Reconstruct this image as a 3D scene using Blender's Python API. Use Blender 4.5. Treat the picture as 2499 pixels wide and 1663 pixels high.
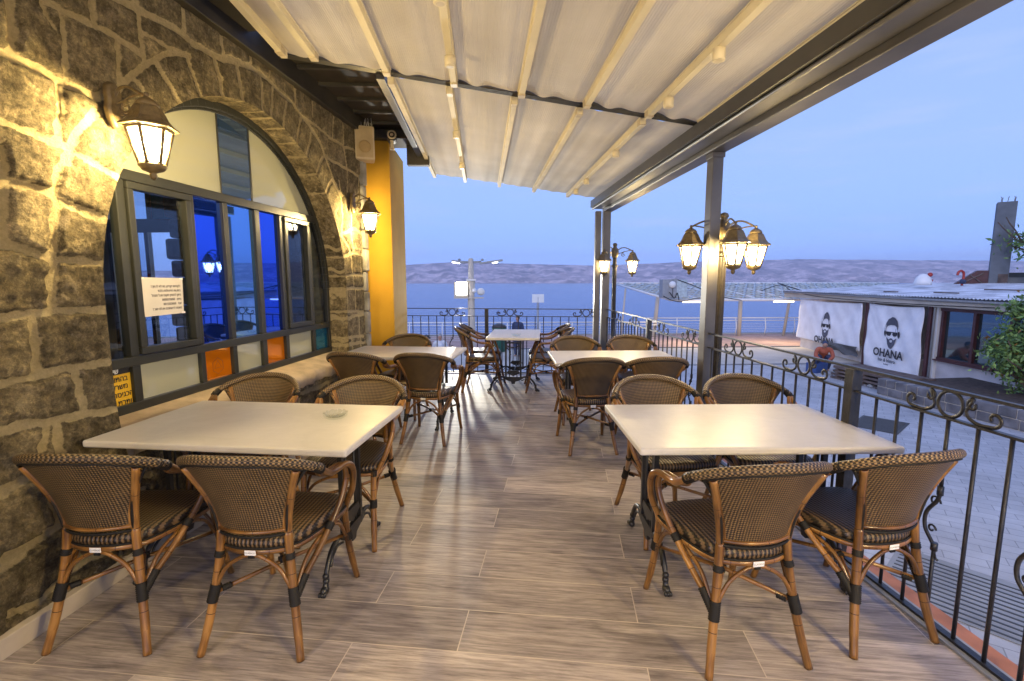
import bpy, bmesh, math, random
import numpy as np
from mathutils import Vector, Matrix
R = math.radians
for o in list(bpy.data.objects): bpy.data.objects.remove(o)
S = bpy.context.scene
COL = S.collection

# ---------------------------------------------------------------- camera
cam = bpy.data.objects.new("camera", bpy.data.cameras.new("camera")); COL.objects.link(cam)
cam.location = (0, 0, 1.5)
cam.rotation_euler = (R(90 - 7.1377), 0, R(-3.4785))
cam.data.sensor_width = 36; cam.data.lens = 16.961
cam.data.clip_start = 0.05; cam.data.clip_end = 12000
S.camera = cam

# ---------------------------------------------------------------- dusk sky
SUN_EL, SUN_ROT = R(6), R(195)
W = bpy.data.worlds.new("World"); S.world = W; W.use_nodes = True
nt = W.node_tree; nt.nodes.clear()
wo = nt.nodes.new("ShaderNodeOutputWorld"); bg = nt.nodes.new("ShaderNodeBackground")
sky = nt.nodes.new("ShaderNodeTexSky"); sky.sky_type = 'NISHITA'; sky.sun_disc = False
sky.sun_elevation = SUN_EL; sky.sun_rotation = SUN_ROT; sky.altitude = 0
sky.air_density = 1.0; sky.dust_density = 0.3; sky.ozone_density = 4.0
SKY_STRENGTH = 0.10
SKY_GAIN = 1.0
# thin clouds low over the hills, drawn by view elevation in the sky itself
tc = nt.nodes.new("ShaderNodeTexCoord")
mp = nt.nodes.new("ShaderNodeMapping"); mp.inputs['Scale'].default_value = (2.2, 2.2, 16)
nt.links.new(tc.outputs['Generated'], mp.inputs[0])
nz = nt.nodes.new("ShaderNodeTexNoise"); nz.inputs['Scale'].default_value = 2.6; nz.inputs['Detail'].default_value = 5
nt.links.new(mp.outputs[0], nz.inputs['Vector'])
cr = nt.nodes.new("ShaderNodeMapRange"); cr.inputs['From Min'].default_value = 0.52; cr.inputs['From Max'].default_value = 0.72
cr.inputs['To Min'].default_value = 0.0; cr.inputs['To Max'].default_value = 0.30
nt.links.new(nz.outputs['Fac'], cr.inputs['Value'])
# blue-hour gradient by elevation (the Nishita model stops at sunset), blended over the sky texture
sepz = nt.nodes.new("ShaderNodeSeparateXYZ"); nt.links.new(tc.outputs['Generated'], sepz.inputs[0])
grad = nt.nodes.new("ShaderNodeValToRGB"); nt.links.new(sepz.outputs[2], grad.inputs[0])
GR = [(0.0, (0.50, 0.78, 1.75)), (0.035, (0.46, 0.72, 1.52)), (0.09, (0.40, 0.64, 1.32)), (0.20, (0.40, 0.60, 1.15)), (0.42, (0.37, 0.53, 1.08)), (1.0, (0.31, 0.46, 1.02))]
ge = grad.color_ramp.elements
while len(ge) < len(GR): ge.new(0.5)
for i, (p_, c_) in enumerate(GR): ge[i].position = p_; ge[i].color = (*c_, 1)
gsc = nt.nodes.new("ShaderNodeVectorMath"); gsc.operation = 'SCALE'; gsc.inputs['Scale'].default_value = SKY_GAIN / SKY_STRENGTH; nt.links.new(grad.outputs[0], gsc.inputs[0])
mixt = nt.nodes.new("ShaderNodeMix"); mixt.data_type = 'RGBA'; mixt.inputs[0].default_value = 0.94
nt.links.new(sky.outputs[0], mixt.inputs[6]); nt.links.new(gsc.outputs[0], mixt.inputs[7])
mixc = nt.nodes.new("ShaderNodeMix"); mixc.data_type = 'RGBA'
nt.links.new(cr.outputs[0], mixc.inputs[0]); nt.links.new(mixt.outputs[2], mixc.inputs[6])
mixc.inputs[7].default_value = (0.54/SKY_STRENGTH, 0.64/SKY_STRENGTH, 1.1/SKY_STRENGTH, 1)
nt.links.new(mixc.outputs[2], bg.inputs[0]); bg.inputs[1].default_value = SKY_STRENGTH
nt.links.new(bg.outputs[0], wo.inputs[0])

sun = bpy.data.objects.new("sun", bpy.data.lights.new("sun", 'SUN')); COL.objects.link(sun)
# the western afterglow behind the viewer: low, very soft
sun.data.energy = 1.05; sun.data.angle = R(50); sun.data.color = (1.0, 0.86, 0.84)
sun.rotation_euler = (R(68), 0, R(-28))

S.view_settings.view_transform = 'Standard'; S.view_settings.look = 'None'
S.view_settings.exposure = 0.16; S.view_settings.gamma = 1.0
S.cycles.max_bounces = 7; S.cycles.diffuse_bounces = 3; S.cycles.glossy_bounces = 4
S.cycles.transmission_bounces = 6; S.cycles.transparent_max_bounces = 12
S.cycles.caustics_reflective = False; S.cycles.caustics_refractive = False
S.cycles.use_denoising = True; S.cycles.sample_clamp_indirect = 6

LAMP_COL = (1.0, 0.725, 0.31)      # warm lantern bulbs
WALL_LAMP_W, POST_LAMP_W = 155.0, 60.0
REAR_FILL_W = 340.0      # added unseen lamp post behind the viewer, fills the wall and near furniture
FLOOD_W = 1700.0

# ---------------------------------------------------------------- materials
MATS = {}
def nodes(name):
    m = bpy.data.materials.new(name); m.use_nodes = True; t = m.node_tree
    return m, t, t.nodes["Principled BSDF"], t.nodes["Material Output"]
def N(t, typ, **kw):
    n = t.nodes.new(typ)
    for k, v in kw.items():
        if k in n.inputs.keys(): n.inputs[k].default_value = v
        else: setattr(n, k, v)
    return n
def ramp(t, stops, src):
    n = t.nodes.new("ShaderNodeValToRGB"); e = n.color_ramp.elements
    while len(e) < len(stops): e.new(0.5)
    for i, (p, c) in enumerate(stops): e[i].position = p; e[i].color = (*c, 1) if len(c) == 3 else c
    t.links.new(src, n.inputs[0]); return n
def coords(t, kind='Object', scale=(1, 1, 1), rot=(0, 0, 0)):
    c = t.nodes.new("ShaderNodeTexCoord"); m = t.nodes.new("ShaderNodeMapping")
    m.inputs['Scale'].default_value = scale; m.inputs['Rotation'].default_value = rot
    t.links.new(c.outputs[kind], m.inputs[0]); return m.outputs[0]
def bump(t, p, src, strength=0.3, dist=0.01):
    b = t.nodes.new("ShaderNodeBump"); b.inputs['Strength'].default_value = strength; b.inputs['Distance'].default_value = dist
    t.links.new(src, b.inputs['Height']); t.links.new(b.outputs[0], p.inputs['Normal']); return b
def simple(name, col, rough=0.5, metal=0.0, var=0.15, vscale=8, bumps=0.0, bscale=60, spec=0.5, coat=0):
    if name in MATS: return MATS[name]
    m, t, p, o = nodes(name)
    v = coords(t)
    n = N(t, "ShaderNodeTexNoise", Scale=vscale, Detail=5.0); t.links.new(v, n.inputs['Vector'])
    lo = tuple(max(0, c * (1 - var)) for c in col); hi = tuple(min(1, c * (1 + var)) for c in col)
    r = ramp(t, [(0.3, lo), (0.7, hi)], n.outputs['Fac']); t.links.new(r.outputs[0], p.inputs['Base Color'])
    p.inputs['Roughness'].default_value = rough; p.inputs['Metallic'].default_value = metal
    p.inputs['Specular IOR Level'].default_value = spec; p.inputs['Coat Weight'].default_value = coat
    if bumps:
        n2 = N(t, "ShaderNodeTexNoise", Scale=bscale, Detail=6.0); t.links.new(v, n2.inputs['Vector'])
        bump(t, p, n2.outputs['Fac'], bumps, 0.01)
    MATS[name] = m; return m
def emit(name, col, strength):
    m, t, p, o = nodes(name)
    p.inputs['Base Color'].default_value = (*[min(1, c) for c in col], 1)
    p.inputs['Emission Color'].default_value = (*col, 1); p.inputs['Emission Strength'].default_value = strength
    m.cycles.emission_sampling = 'NONE'
    MATS[name] = m; return m

def m_floor():
    m, t, p, o = nodes("wood_look_tile")
    c = N(t, "ShaderNodeTexCoord"); mp = N(t, "ShaderNodeMapping"); mp.inputs['Rotation'].default_value = (0, 0, R(9.8)); mp.inputs['Location'].default_value = (0.42, -0.006, 0)
    t.links.new(c.outputs['Object'], mp.inputs[0])
    b = N(t, "ShaderNodeTexBrick", offset=0.37, squash=1.0); t.links.new(mp.outputs[0], b.inputs['Vector'])
    b.inputs['Scale'].default_value = 1; b.inputs['Brick Width'].default_value = 1.2; b.inputs['Row Height'].default_value = 0.25
    b.inputs['Mortar Size'].default_value = 0.0024; b.inputs['Mortar Smooth'].default_value = 0.2; b.inputs['Bias'].default_value = 0
    b.inputs['Color1'].default_value = (0, 0, 0, 1); b.inputs['Color2'].default_value = (1, 1, 1, 1); b.inputs['Mortar'].default_value = (0.5, 0.5, 0.5, 1)
    # offset the grain for each plank by its random grey
    sx = N(t, "ShaderNodeVectorMath", operation='SCALE'); t.links.new(b.outputs['Color'], sx.inputs[0]); sx.inputs['Scale'].default_value = 7.3
    ad = N(t, "ShaderNodeVectorMath", operation='ADD'); t.links.new(mp.outputs[0], ad.inputs[0]); t.links.new(sx.outputs[0], ad.inputs[1])
    g = N(t, "ShaderNodeMapping"); g.inputs['Scale'].default_value = (1.6, 15, 1); t.links.new(ad.outputs[0], g.inputs[0])
    n1 = N(t, "ShaderNodeTexNoise", Scale=2.2, Detail=9.0, Roughness=0.68, Distortion=0.6); t.links.new(g.outputs[0], n1.inputs['Vector'])
    g2 = N(t, "ShaderNodeMapping"); g2.inputs['Scale'].default_value = (0.9, 3.4, 1); t.links.new(ad.outputs[0], g2.inputs[0])
    n2 = N(t, "ShaderNodeTexNoise", Scale=1.7, Detail=4.0, Roughness=0.6, Distortion=1.2); t.links.new(g2.outputs[0], n2.inputs['Vector'])
    g3 = N(t, "ShaderNodeMapping"); g3.inputs['Scale'].default_value = (3.0, 60, 1); t.links.new(ad.outputs[0], g3.inputs[0])
    n3 = N(t, "ShaderNodeTexNoise", Scale=1.6, Detail=8.0, Roughness=0.7, Distortion=0.3); t.links.new(g3.outputs[0], n3.inputs['Vector'])
    r1 = ramp(t, [(0.25, (0.18, 0.155, 0.145)), (0.42, (0.325, 0.288, 0.272)), (0.58, (0.44, 0.394, 0.372)), (0.78, (0.57, 0.515, 0.485))], n1.outputs['Fac'])
    r2 = ramp(t, [(0.30, (0.55, 0.54, 0.56)), (0.46, (0.90, 0.89, 0.91)), (0.60, (1.06, 1.05, 1.05))], n2.outputs['Fac'])
    mx = N(t, "ShaderNodeMix", data_type='RGBA', blend_type='MULTIPLY'); mx.inputs[0].default_value = 0.95
    t.links.new(r1.outputs[0], mx.inputs[6]); t.links.new(r2.outputs[0], mx.inputs[7])
    rf = ramp(t, [(0.34, (0.55, 0.54, 0.54)), (0.50, (0.98, 0.98, 0.98)), (0.64, (1.22, 1.22, 1.22))], n3.outputs['Fac'])
    mf = N(t, "ShaderNodeMix", data_type='RGBA', blend_type='MULTIPLY'); mf.inputs[0].default_value = 0.9; t.links.new(mx.outputs[2], mf.inputs[6]); t.links.new(rf.outputs[0], mf.inputs[7]); mx = mf
    pl = ramp(t, [(0.0, (0.72, 0.71, 0.71)), (1.0, (1.16, 1.15, 1.14))], b.outputs['Color'])
    mx2 = N(t, "ShaderNodeMix", data_type='RGBA', blend_type='MULTIPLY'); mx2.inputs[0].default_value = 1
    t.links.new(mx.outputs[2], mx2.inputs[6]); t.links.new(pl.outputs[0], mx2.inputs[7])
    mx3 = N(t, "ShaderNodeMix", data_type='RGBA'); t.links.new(b.outputs['Fac'], mx3.inputs[0]); t.links.new(mx2.outputs[2], mx3.inputs[6]); mx3.inputs[7].default_value = (0.56, 0.49, 0.42, 1)
    t.links.new(mx3.outputs[2], p.inputs['Base Color'])
    rr = N(t, "ShaderNodeMapRange"); rr.inputs['To Min'].default_value = 0.46; rr.inputs['To Max'].default_value = 0.62; t.links.new(n1.outputs['Fac'], rr.inputs['Value']); t.links.new(rr.outputs[0], p.inputs['Roughness'])
    p.inputs['Specular IOR Level'].default_value = 0.5
    s1 = N(t, "ShaderNodeMath", operation='SUBTRACT'); t.links.new(n1.outputs['Fac'], s1.inputs[0]); t.links.new(b.outputs['Fac'], s1.inputs[1])
    bump(t, p, s1.outputs[0], 0.25, 0.004)
    return m
def m_stone():
    m, t, p, o = nodes("basalt_and_mortar")
    v = coords(t)
    am = N(t, "ShaderNodeAttribute", attribute_name="mort"); at = N(t, "ShaderNodeAttribute", attribute_name="tone")
    n1 = N(t, "ShaderNodeTexNoise", Scale=9.0, Detail=10.0, Roughness=0.72); t.links.new(v, n1.inputs['Vector'])
    n2 = N(t, "ShaderNodeTexNoise", Scale=42.0, Detail=9.0, Roughness=0.8); t.links.new(v, n2.inputs['Vector'])
    n3 = N(t, "ShaderNodeTexNoise", Scale=5.0, Detail=12.0, Roughness=0.85, Distortion=0.4); t.links.new(v, n3.inputs['Vector'])
    st = ramp(t, [(0.27, (0.045, 0.036, 0.020)), (0.44, (0.145, 0.116, 0.064)), (0.57, (0.29, 0.235, 0.130)), (0.74, (0.52, 0.43, 0.25))], n1.outputs['Fac'])
    sp_ = ramp(t, [(0.36, (0.50, 0.50, 0.50)), (0.50, (0.98, 0.98, 0.98)), (0.64, (1.75, 1.70, 1.6))], n2.outputs['Fac']); sm_ = N(t, "ShaderNodeMix", data_type='RGBA', blend_type='MULTIPLY'); sm_.inputs[0].default_value = 1.0; t.links.new(st.outputs[0], sm_.inputs[6]); t.links.new(sp_.outputs[0], sm_.inputs[7])
    tn = N(t, "ShaderNodeMapRange"); tn.inputs['To Min'].default_value = 0.62; tn.inputs['To Max'].default_value = 1.65; t.links.new(at.outputs['Fac'], tn.inputs['Value'])
    sc = N(t, "ShaderNodeVectorMath", operation='SCALE'); t.links.new(sm_.outputs[2], sc.inputs[0]); t.links.new(tn.outputs[0], sc.inputs['Scale'])
    # lime flecks and smears
    fl = N(t, "ShaderNodeMapRange"); fl.inputs['From Min'].default_value = 0.545; fl.inputs['From Max'].default_value = 0.63; fl.inputs['To Max'].default_value = 0.8
    t.links.new(n3.outputs['Fac'], fl.inputs['Value'])
    fm = N(t, "ShaderNodeMix", data_type='RGBA'); t.links.new(fl.outputs[0], fm.inputs[0]); t.links.new(sc.outputs[0], fm.inputs[6]); fm.inputs[7].default_value = (0.42, 0.35, 0.24, 1)
    mo = ramp(t, [(0.3, (0.46, 0.37, 0.19)), (0.7, (0.72, 0.60, 0.34))], n2.outputs['Fac'])
    # ragged mortar edge
    ad = N(t, "ShaderNodeMath", operation='MULTIPLY_ADD'); t.links.new(n2.outputs['Fac'], ad.inputs[0]); ad.inputs[1].default_value = 0.7; t.links.new(am.outputs['Fac'], ad.inputs[2])
    me = N(t, "ShaderNodeMapRange"); me.inputs['From Min'].default_value = 0.74; me.inputs['From Max'].default_value = 0.98; t.links.new(ad.outputs[0], me.inputs['Value'])
    mx = N(t, "ShaderNodeMix", data_type='RGBA'); t.links.new(me.outputs[0], mx.inputs[0]); t.links.new(fm.outputs[2], mx.inputs[6]); t.links.new(mo.outputs[0], mx.inputs[7])
    t.links.new(mx.outputs[2], p.inputs['Base Color']); p.inputs['Roughness'].default_value = 0.85; p.inputs['Specular IOR Level'].default_value = 0.3
    a2 = N(t, "ShaderNodeMath", operation='MULTIPLY_ADD'); t.links.new(n1.outputs['Fac'], a2.inputs[0]); a2.inputs[1].default_value = 1.6; t.links.new(n2.outputs['Fac'], a2.inputs[2])
    bump(t, p, a2.outputs[0], 1.0, 0.032)
    return m
def m_weave(name, a, b, cell, rough=0.42, diag=False, stripes=False):
    m, t, p, o = nodes(name)
    c = N(t, "ShaderNodeTexCoord"); mp = N(t, "ShaderNodeMapping"); t.links.new(c.outputs['UV'], mp.inputs[0])
    if diag: mp.inputs['Rotation'].default_value = (0, 0, R(45))
    k = math.pi / cell
    sep = N(t, "ShaderNodeSeparateXYZ"); t.links.new(mp.outputs[0], sep.inputs[0])
    def sn(src, kk):
        a_ = N(t, "ShaderNodeMath", operation='MULTIPLY'); a_.inputs[1].default_value = kk; t.links.new(src, a_.inputs[0])
        s_ = N(t, "ShaderNodeMath", operation='SINE'); t.links.new(a_.outputs[0], s_.inputs[0]); return s_.outputs[0]
    sx = sn(sep.outputs[0], k); sy = sn(sep.outputs[1], k if not stripes else k * 0.22)
    mu = N(t, "ShaderNodeMath", operation='MULTIPLY'); t.links.new(sx, mu.inputs[0]); t.links.new(sy, mu.inputs[1])
    if stripes:
        mu = N(t, "ShaderNodeMath", operation='MULTIPLY_ADD'); t.links.new(sx, mu.inputs[0]); mu.inputs[1].default_value = 0.8; 
        m3 = N(t, "ShaderNodeMath", operation='MULTIPLY'); t.links.new(sn(sep.outputs[1], k), m3.inputs[0]); m3.inputs[1].default_value = 0.3; t.links.new(m3.outputs[0], mu.inputs[2])
    n = N(t, "ShaderNodeTexNoise", Scale=14.0, Detail=3.0); t.links.new(c.outputs['Object'], n.inputs['Vector'])
    ns = N(t, "ShaderNodeMath", operation='MULTIPLY_ADD'); t.links.new(n.outputs['Fac'], ns.inputs[0]); ns.inputs[1].default_value = 0.5; t.links.new(mu.outputs[0], ns.inputs[2])
    r = ramp(t, [(0.12, a), (0.62, b)], ns.outputs[0]); t.links.new(r.outputs[0], p.inputs['Base Color'])
    vary(t, p, 0.60, 0.92); p.inputs['Roughness'].default_value = rough; bump(t, p, mu.outputs[0], 0.5, 0.003); MATS[name] = m
    return m
def vary(t, p, lo, hi):
    src = p.inputs['Base Color'].links[0].from_socket; oi = N(t, "ShaderNodeObjectInfo"); mr = N(t, "ShaderNodeMapRange"); mr.inputs['To Min'].default_value = lo; mr.inputs['To Max'].default_value = hi
    t.links.new(oi.outputs['Random'], mr.inputs['Value']); sc = N(t, "ShaderNodeVectorMath", operation='SCALE'); t.links.new(src, sc.inputs[0]); t.links.new(mr.outputs[0], sc.inputs['Scale']); t.links.new(sc.outputs[0], p.inputs['Base Color'])
def m_bamboo():
    m, t, p, o = nodes("bamboo"); c = N(t, "ShaderNodeTexCoord"); sep = N(t, "ShaderNodeSeparateXYZ"); t.links.new(c.outputs['UV'], sep.inputs[0])
    f = N(t, "ShaderNodeMath", operation='PINGPONG'); f.inputs[1].default_value = 0.085; t.links.new(sep.outputs[0], f.inputs[0])
    nd = N(t, "ShaderNodeMath", operation='LESS_THAN'); nd.inputs[1].default_value = 0.0016; t.links.new(f.outputs[0], nd.inputs[0])
    mp = N(t, "ShaderNodeMapping"); mp.inputs['Scale'].default_value = (6, 90, 1); t.links.new(c.outputs['UV'], mp.inputs[0])
    n = N(t, "ShaderNodeTexNoise", Scale=1.0, Detail=5.0); t.links.new(mp.outputs[0], n.inputs['Vector'])
    n2 = N(t, "ShaderNodeTexNoise", Scale=7.0, Detail=2.0); t.links.new(c.outputs['Object'], n2.inputs['Vector'])
    aa = N(t, "ShaderNodeMath", operation='ADD'); t.links.new(n.outputs['Fac'], aa.inputs[0]); t.links.new(n2.outputs['Fac'], aa.inputs[1])
    r = ramp(t, [(0.36, (0.085, 0.034, 0.009)), (0.5, (0.225, 0.103, 0.024)), (0.62, (0.37, 0.185, 0.048))], N(t, "ShaderNodeMath", operation='MULTIPLY').outputs[0])
    h = r.inputs[0].links[0].from_node; t.links.new(aa.outputs[0], h.inputs[0]); h.inputs[1].default_value = 0.5
    mx = N(t, "ShaderNodeMix", data_type='RGBA'); t.links.new(nd.outputs[0], mx.inputs[0]); t.links.new(r.outputs[0], mx.inputs[6]); mx.inputs[7].default_value = (0.05, 0.015, 0.006, 1)
    t.links.new(mx.outputs[2], p.inputs['Base Color']); vary(t, p, 0.62, 1.08); p.inputs['Roughness'].default_value = 0.30; p.inputs['Coat Weight'].default_value = 0.25; p.inputs['Coat Roughness'].default_value = 0.2
    MATS["bamboo"] = m; return m
def m_glass_clear():
    m, t, p, o = nodes("window_glass"); t.nodes.remove(p)
    g = N(t, "ShaderNodeBsdfGlossy", Roughness=0.01); g.inputs[0].default_value = (0.85, 0.9, 1, 1)
    tr = N(t, "ShaderNodeBsdfTransparent"); tr.inputs[0].default_value = (0.80, 0.86, 0.92, 1)
    fr = N(t, "ShaderNodeFresnel", IOR=1.75); ge_ = N(t, "ShaderNodeNewGeometry"); sb_ = N(t, "ShaderNodeMath", operation='SUBTRACT'); sb_.inputs[0].default_value = 1.0; t.links.new(ge_.outputs['Backfacing'], sb_.inputs[1]); ml_ = N(t, "ShaderNodeMath", operation='MULTIPLY'); t.links.new(fr.outputs[0], ml_.inputs[0]); t.links.new(sb_.outputs[0], ml_.inputs[1]); mx = N(t, "ShaderNodeMixShader"); t.links.new(ml_.outputs[0], mx.inputs[0]); t.links.new(tr.outputs[0], mx.inputs[1]); t.links.new(g.outputs[0], mx.inputs[2])
    t.links.new(mx.outputs[0], o.inputs[0]); return m
def m_tint(name, gcol, dcol, fac, rough=0.02):
    m, t, p, o = nodes(name)
    p.inputs['Base Color'].default_value = (*dcol, 1); p.inputs['Roughness'].default_value = rough
    n = N(t, "ShaderNodeTexNoise", Scale=1.3, Detail=1.0); t.links.new(coords(t), n.inputs['Vector']); bp = bump(t, p, n.outputs['Fac'], 0.06, 0.03)
    g = N(t, "ShaderNodeBsdfGlossy", Roughness=rough); g.inputs[0].default_value = (*gcol, 1); t.links.new(bp.outputs[0], g.inputs['Normal'])
    mx = N(t, "ShaderNodeMixShader"); mx.inputs[0].default_value = fac; t.links.new(p.outputs[0], mx.inputs[1]); t.links.new(g.outputs[0], mx.inputs[2]); t.links.new(mx.outputs[0], o.inputs[0])
    return m
def m_fabric():
    m, t, p, o = nodes("awning_fabric"); v = coords(t)
    w = N(t, "ShaderNodeTexWave", Scale=22.0, Distortion=0.0); w.bands_direction = 'X'; t.links.new(v, w.inputs['Vector'])
    mp = N(t, "ShaderNodeMapping"); mp.inputs['Scale'].default_value = (4.2, 0.22, 1); t.links.new(v, mp.inputs[0])
    n = N(t, "ShaderNodeTexNoise", Scale=1.0, Detail=3.0); t.links.new(mp.outputs[0], n.inputs['Vector'])
    n2 = N(t, "ShaderNodeTexNoise", Scale=2.3, Detail=6.0); t.links.new(v, n2.inputs['Vector'])
    r = ramp(t, [(0.38, (0.56, 0.50, 0.375)), (0.62, (0.72, 0.65, 0.50))], n.outputs['Fac'])  # soft light and dark bands of the folds painted into the cloth colour
    r2 = ramp(t, [(0.3, (0.90, 0.89, 0.87)), (0.65, (1.03, 1.03, 1.03))], n2.outputs['Fac'])
    mx = N(t, "ShaderNodeMix", data_type='RGBA', blend_type='MULTIPLY'); mx.inputs[0].default_value = 1; t.links.new(r.outputs[0], mx.inputs[6]); t.links.new(r2.outputs[0], mx.inputs[7])
    t.links.new(mx.outputs[2], p.inputs['Base Color']); p.inputs['Roughness'].default_value = 0.75
    tr = N(t, "ShaderNodeBsdfTranslucent"); t.links.new(mx.outputs[2], tr.inputs[0])
    ms = N(t, "ShaderNodeMixShader"); ms.inputs[0].default_value = 0.16; t.links.new(p.outputs[0], ms.inputs[1]); t.links.new(tr.outputs[0], ms.inputs[2]); t.links.new(ms.outputs[0], o.inputs[0])
    bump(t, p, w.outputs['Fac'], 0.35, 0.004); return m
def m_water():
    m, t, p, o = nodes("lake_water"); p.inputs['Base Color'].default_value = (0.16, 0.25, 0.45, 1)
    p.inputs['Roughness'].default_value = 0.16; p.inputs['IOR'].default_value = 1.33
    v = coords(t, scale=(0.05, 0.28, 1)); n = N(t, "ShaderNodeTexNoise", Scale=1.0, Detail=7.0, Roughness=0.62); t.links.new(v, n.inputs['Vector'])
    v2 = coords(t, scale=(0.006, 0.03, 1)); n2 = N(t, "ShaderNodeTexNoise", Scale=1.0, Detail=4.0); t.links.new(v2, n2.inputs['Vector'])
    aa = N(t, "ShaderNodeMath", operation='MULTIPLY_ADD'); t.links.new(n2.outputs['Fac'], aa.inputs[0]); aa.inputs[1].default_value = 3.0; t.links.new(n.outputs['Fac'], aa.inputs[2])
    bump(t, p, aa.outputs[0], 1.0, 1.6); return m
def m_hills():
    m, t, p, o = nodes("dry_hills"); v = coords(t)
    n = N(t, "ShaderNodeTexNoise", Scale=0.009, Detail=9.0, Roughness=0.62, Distortion=0.7); t.links.new(v, n.inputs['Vector'])
    r = ramp(t, [(0.36, (0.26, 0.21, 0.21)), (0.5, (0.52, 0.40, 0.39)), (0.60, (0.84, 0.65, 0.62))], n.outputs['Fac'])
    t.links.new(r.outputs[0], p.inputs['Base Color']); p.inputs['Roughness'].default_value = 1; p.inputs['Specular IOR Level'].default_value = 0.0
    return m
def m_paver(name, bw, rh, c1, c2, mort, ms=0.006, rot=0):
    m, t, p, o = nodes(name); v = coords(t, rot=(0, 0, rot))
    b = N(t, "ShaderNodeTexBrick"); t.links.new(v, b.inputs['Vector']); b.inputs['Scale'].default_value = 1; b.inputs['Brick Width'].default_value = bw; b.inputs['Row Height'].default_value = rh; b.inputs['Mortar Size'].default_value = ms
    b.inputs['Color1'].default_value = (*c1, 1); b.inputs['Color2'].default_value = (*c2, 1); b.inputs['Mortar'].default_value = (*mort, 1)
    n = N(t, "ShaderNodeTexNoise", Scale=0.9, Detail=9.0, Roughness=0.7); t.links.new(v, n.inputs['Vector']); r = ramp(t, [(0.3, (0.72, 0.72, 0.72)), (0.7, (1.18, 1.18, 1.18))], n.outputs['Fac'])
    mx = N(t, "ShaderNodeMix", data_type='RGBA', blend_type='MULTIPLY'); mx.inputs[0].default_value = 1; t.links.new(b.outputs['Color'], mx.inputs[6]); t.links.new(r.outputs[0], mx.inputs[7])
    t.links.new(mx.outputs[2], p.inputs['Base Color']); p.inputs['Roughness'].default_value = 0.8
    n3 = N(t, "ShaderNodeTexNoise", Scale=45.0, Detail=4.0); t.links.new(v, n3.inputs['Vector'])
    sb = N(t, "ShaderNodeMath", operation='SUBTRACT'); t.links.new(n3.outputs['Fac'], sb.inputs[0]); t.links.new(b.outputs['Fac'], sb.inputs[1]); bump(t, p, sb.outputs[0], 0.35, 0.006); return m
def m_table():
    m, t, p, o = nodes("white_laminate"); v = coords(t)
    n = N(t, "ShaderNodeTexNoise", Scale=3.2, Detail=8.0, Roughness=0.7, Distortion=0.8); t.links.new(v, n.inputs['Vector'])
    r = ramp(t, [(0.3, (0.55, 0.535, 0.515)), (0.65, (0.64, 0.622, 0.60))], n.outputs['Fac']); t.links.new(r.outputs[0], p.inputs['Base Color'])
    mp = N(t, "ShaderNodeMapping"); mp.inputs['Scale'].default_value = (3, 26, 5); mp.inputs['Rotation'].default_value = (0, 0, 0.5); t.links.new(v, mp.inputs[0]); n2 = N(t, "ShaderNodeTexNoise", Scale=2.0, Detail=7.0, Roughness=0.75); t.links.new(mp.outputs[0], n2.inputs['Vector'])
    mr = N(t, "ShaderNodeMapRange"); mr.inputs['From Min'].default_value = 0.3; mr.inputs['From Max'].default_value = 0.7; mr.inputs['To Min'].default_value = 0.26; mr.inputs['To Max'].default_value = 0.48; t.links.new(n2.outputs['Fac'], mr.inputs['Value']); t.links.new(mr.outputs[0], p.inputs['Roughness'])
    p.inputs['Specular IOR Level'].default_value = 0.26; return m
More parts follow.
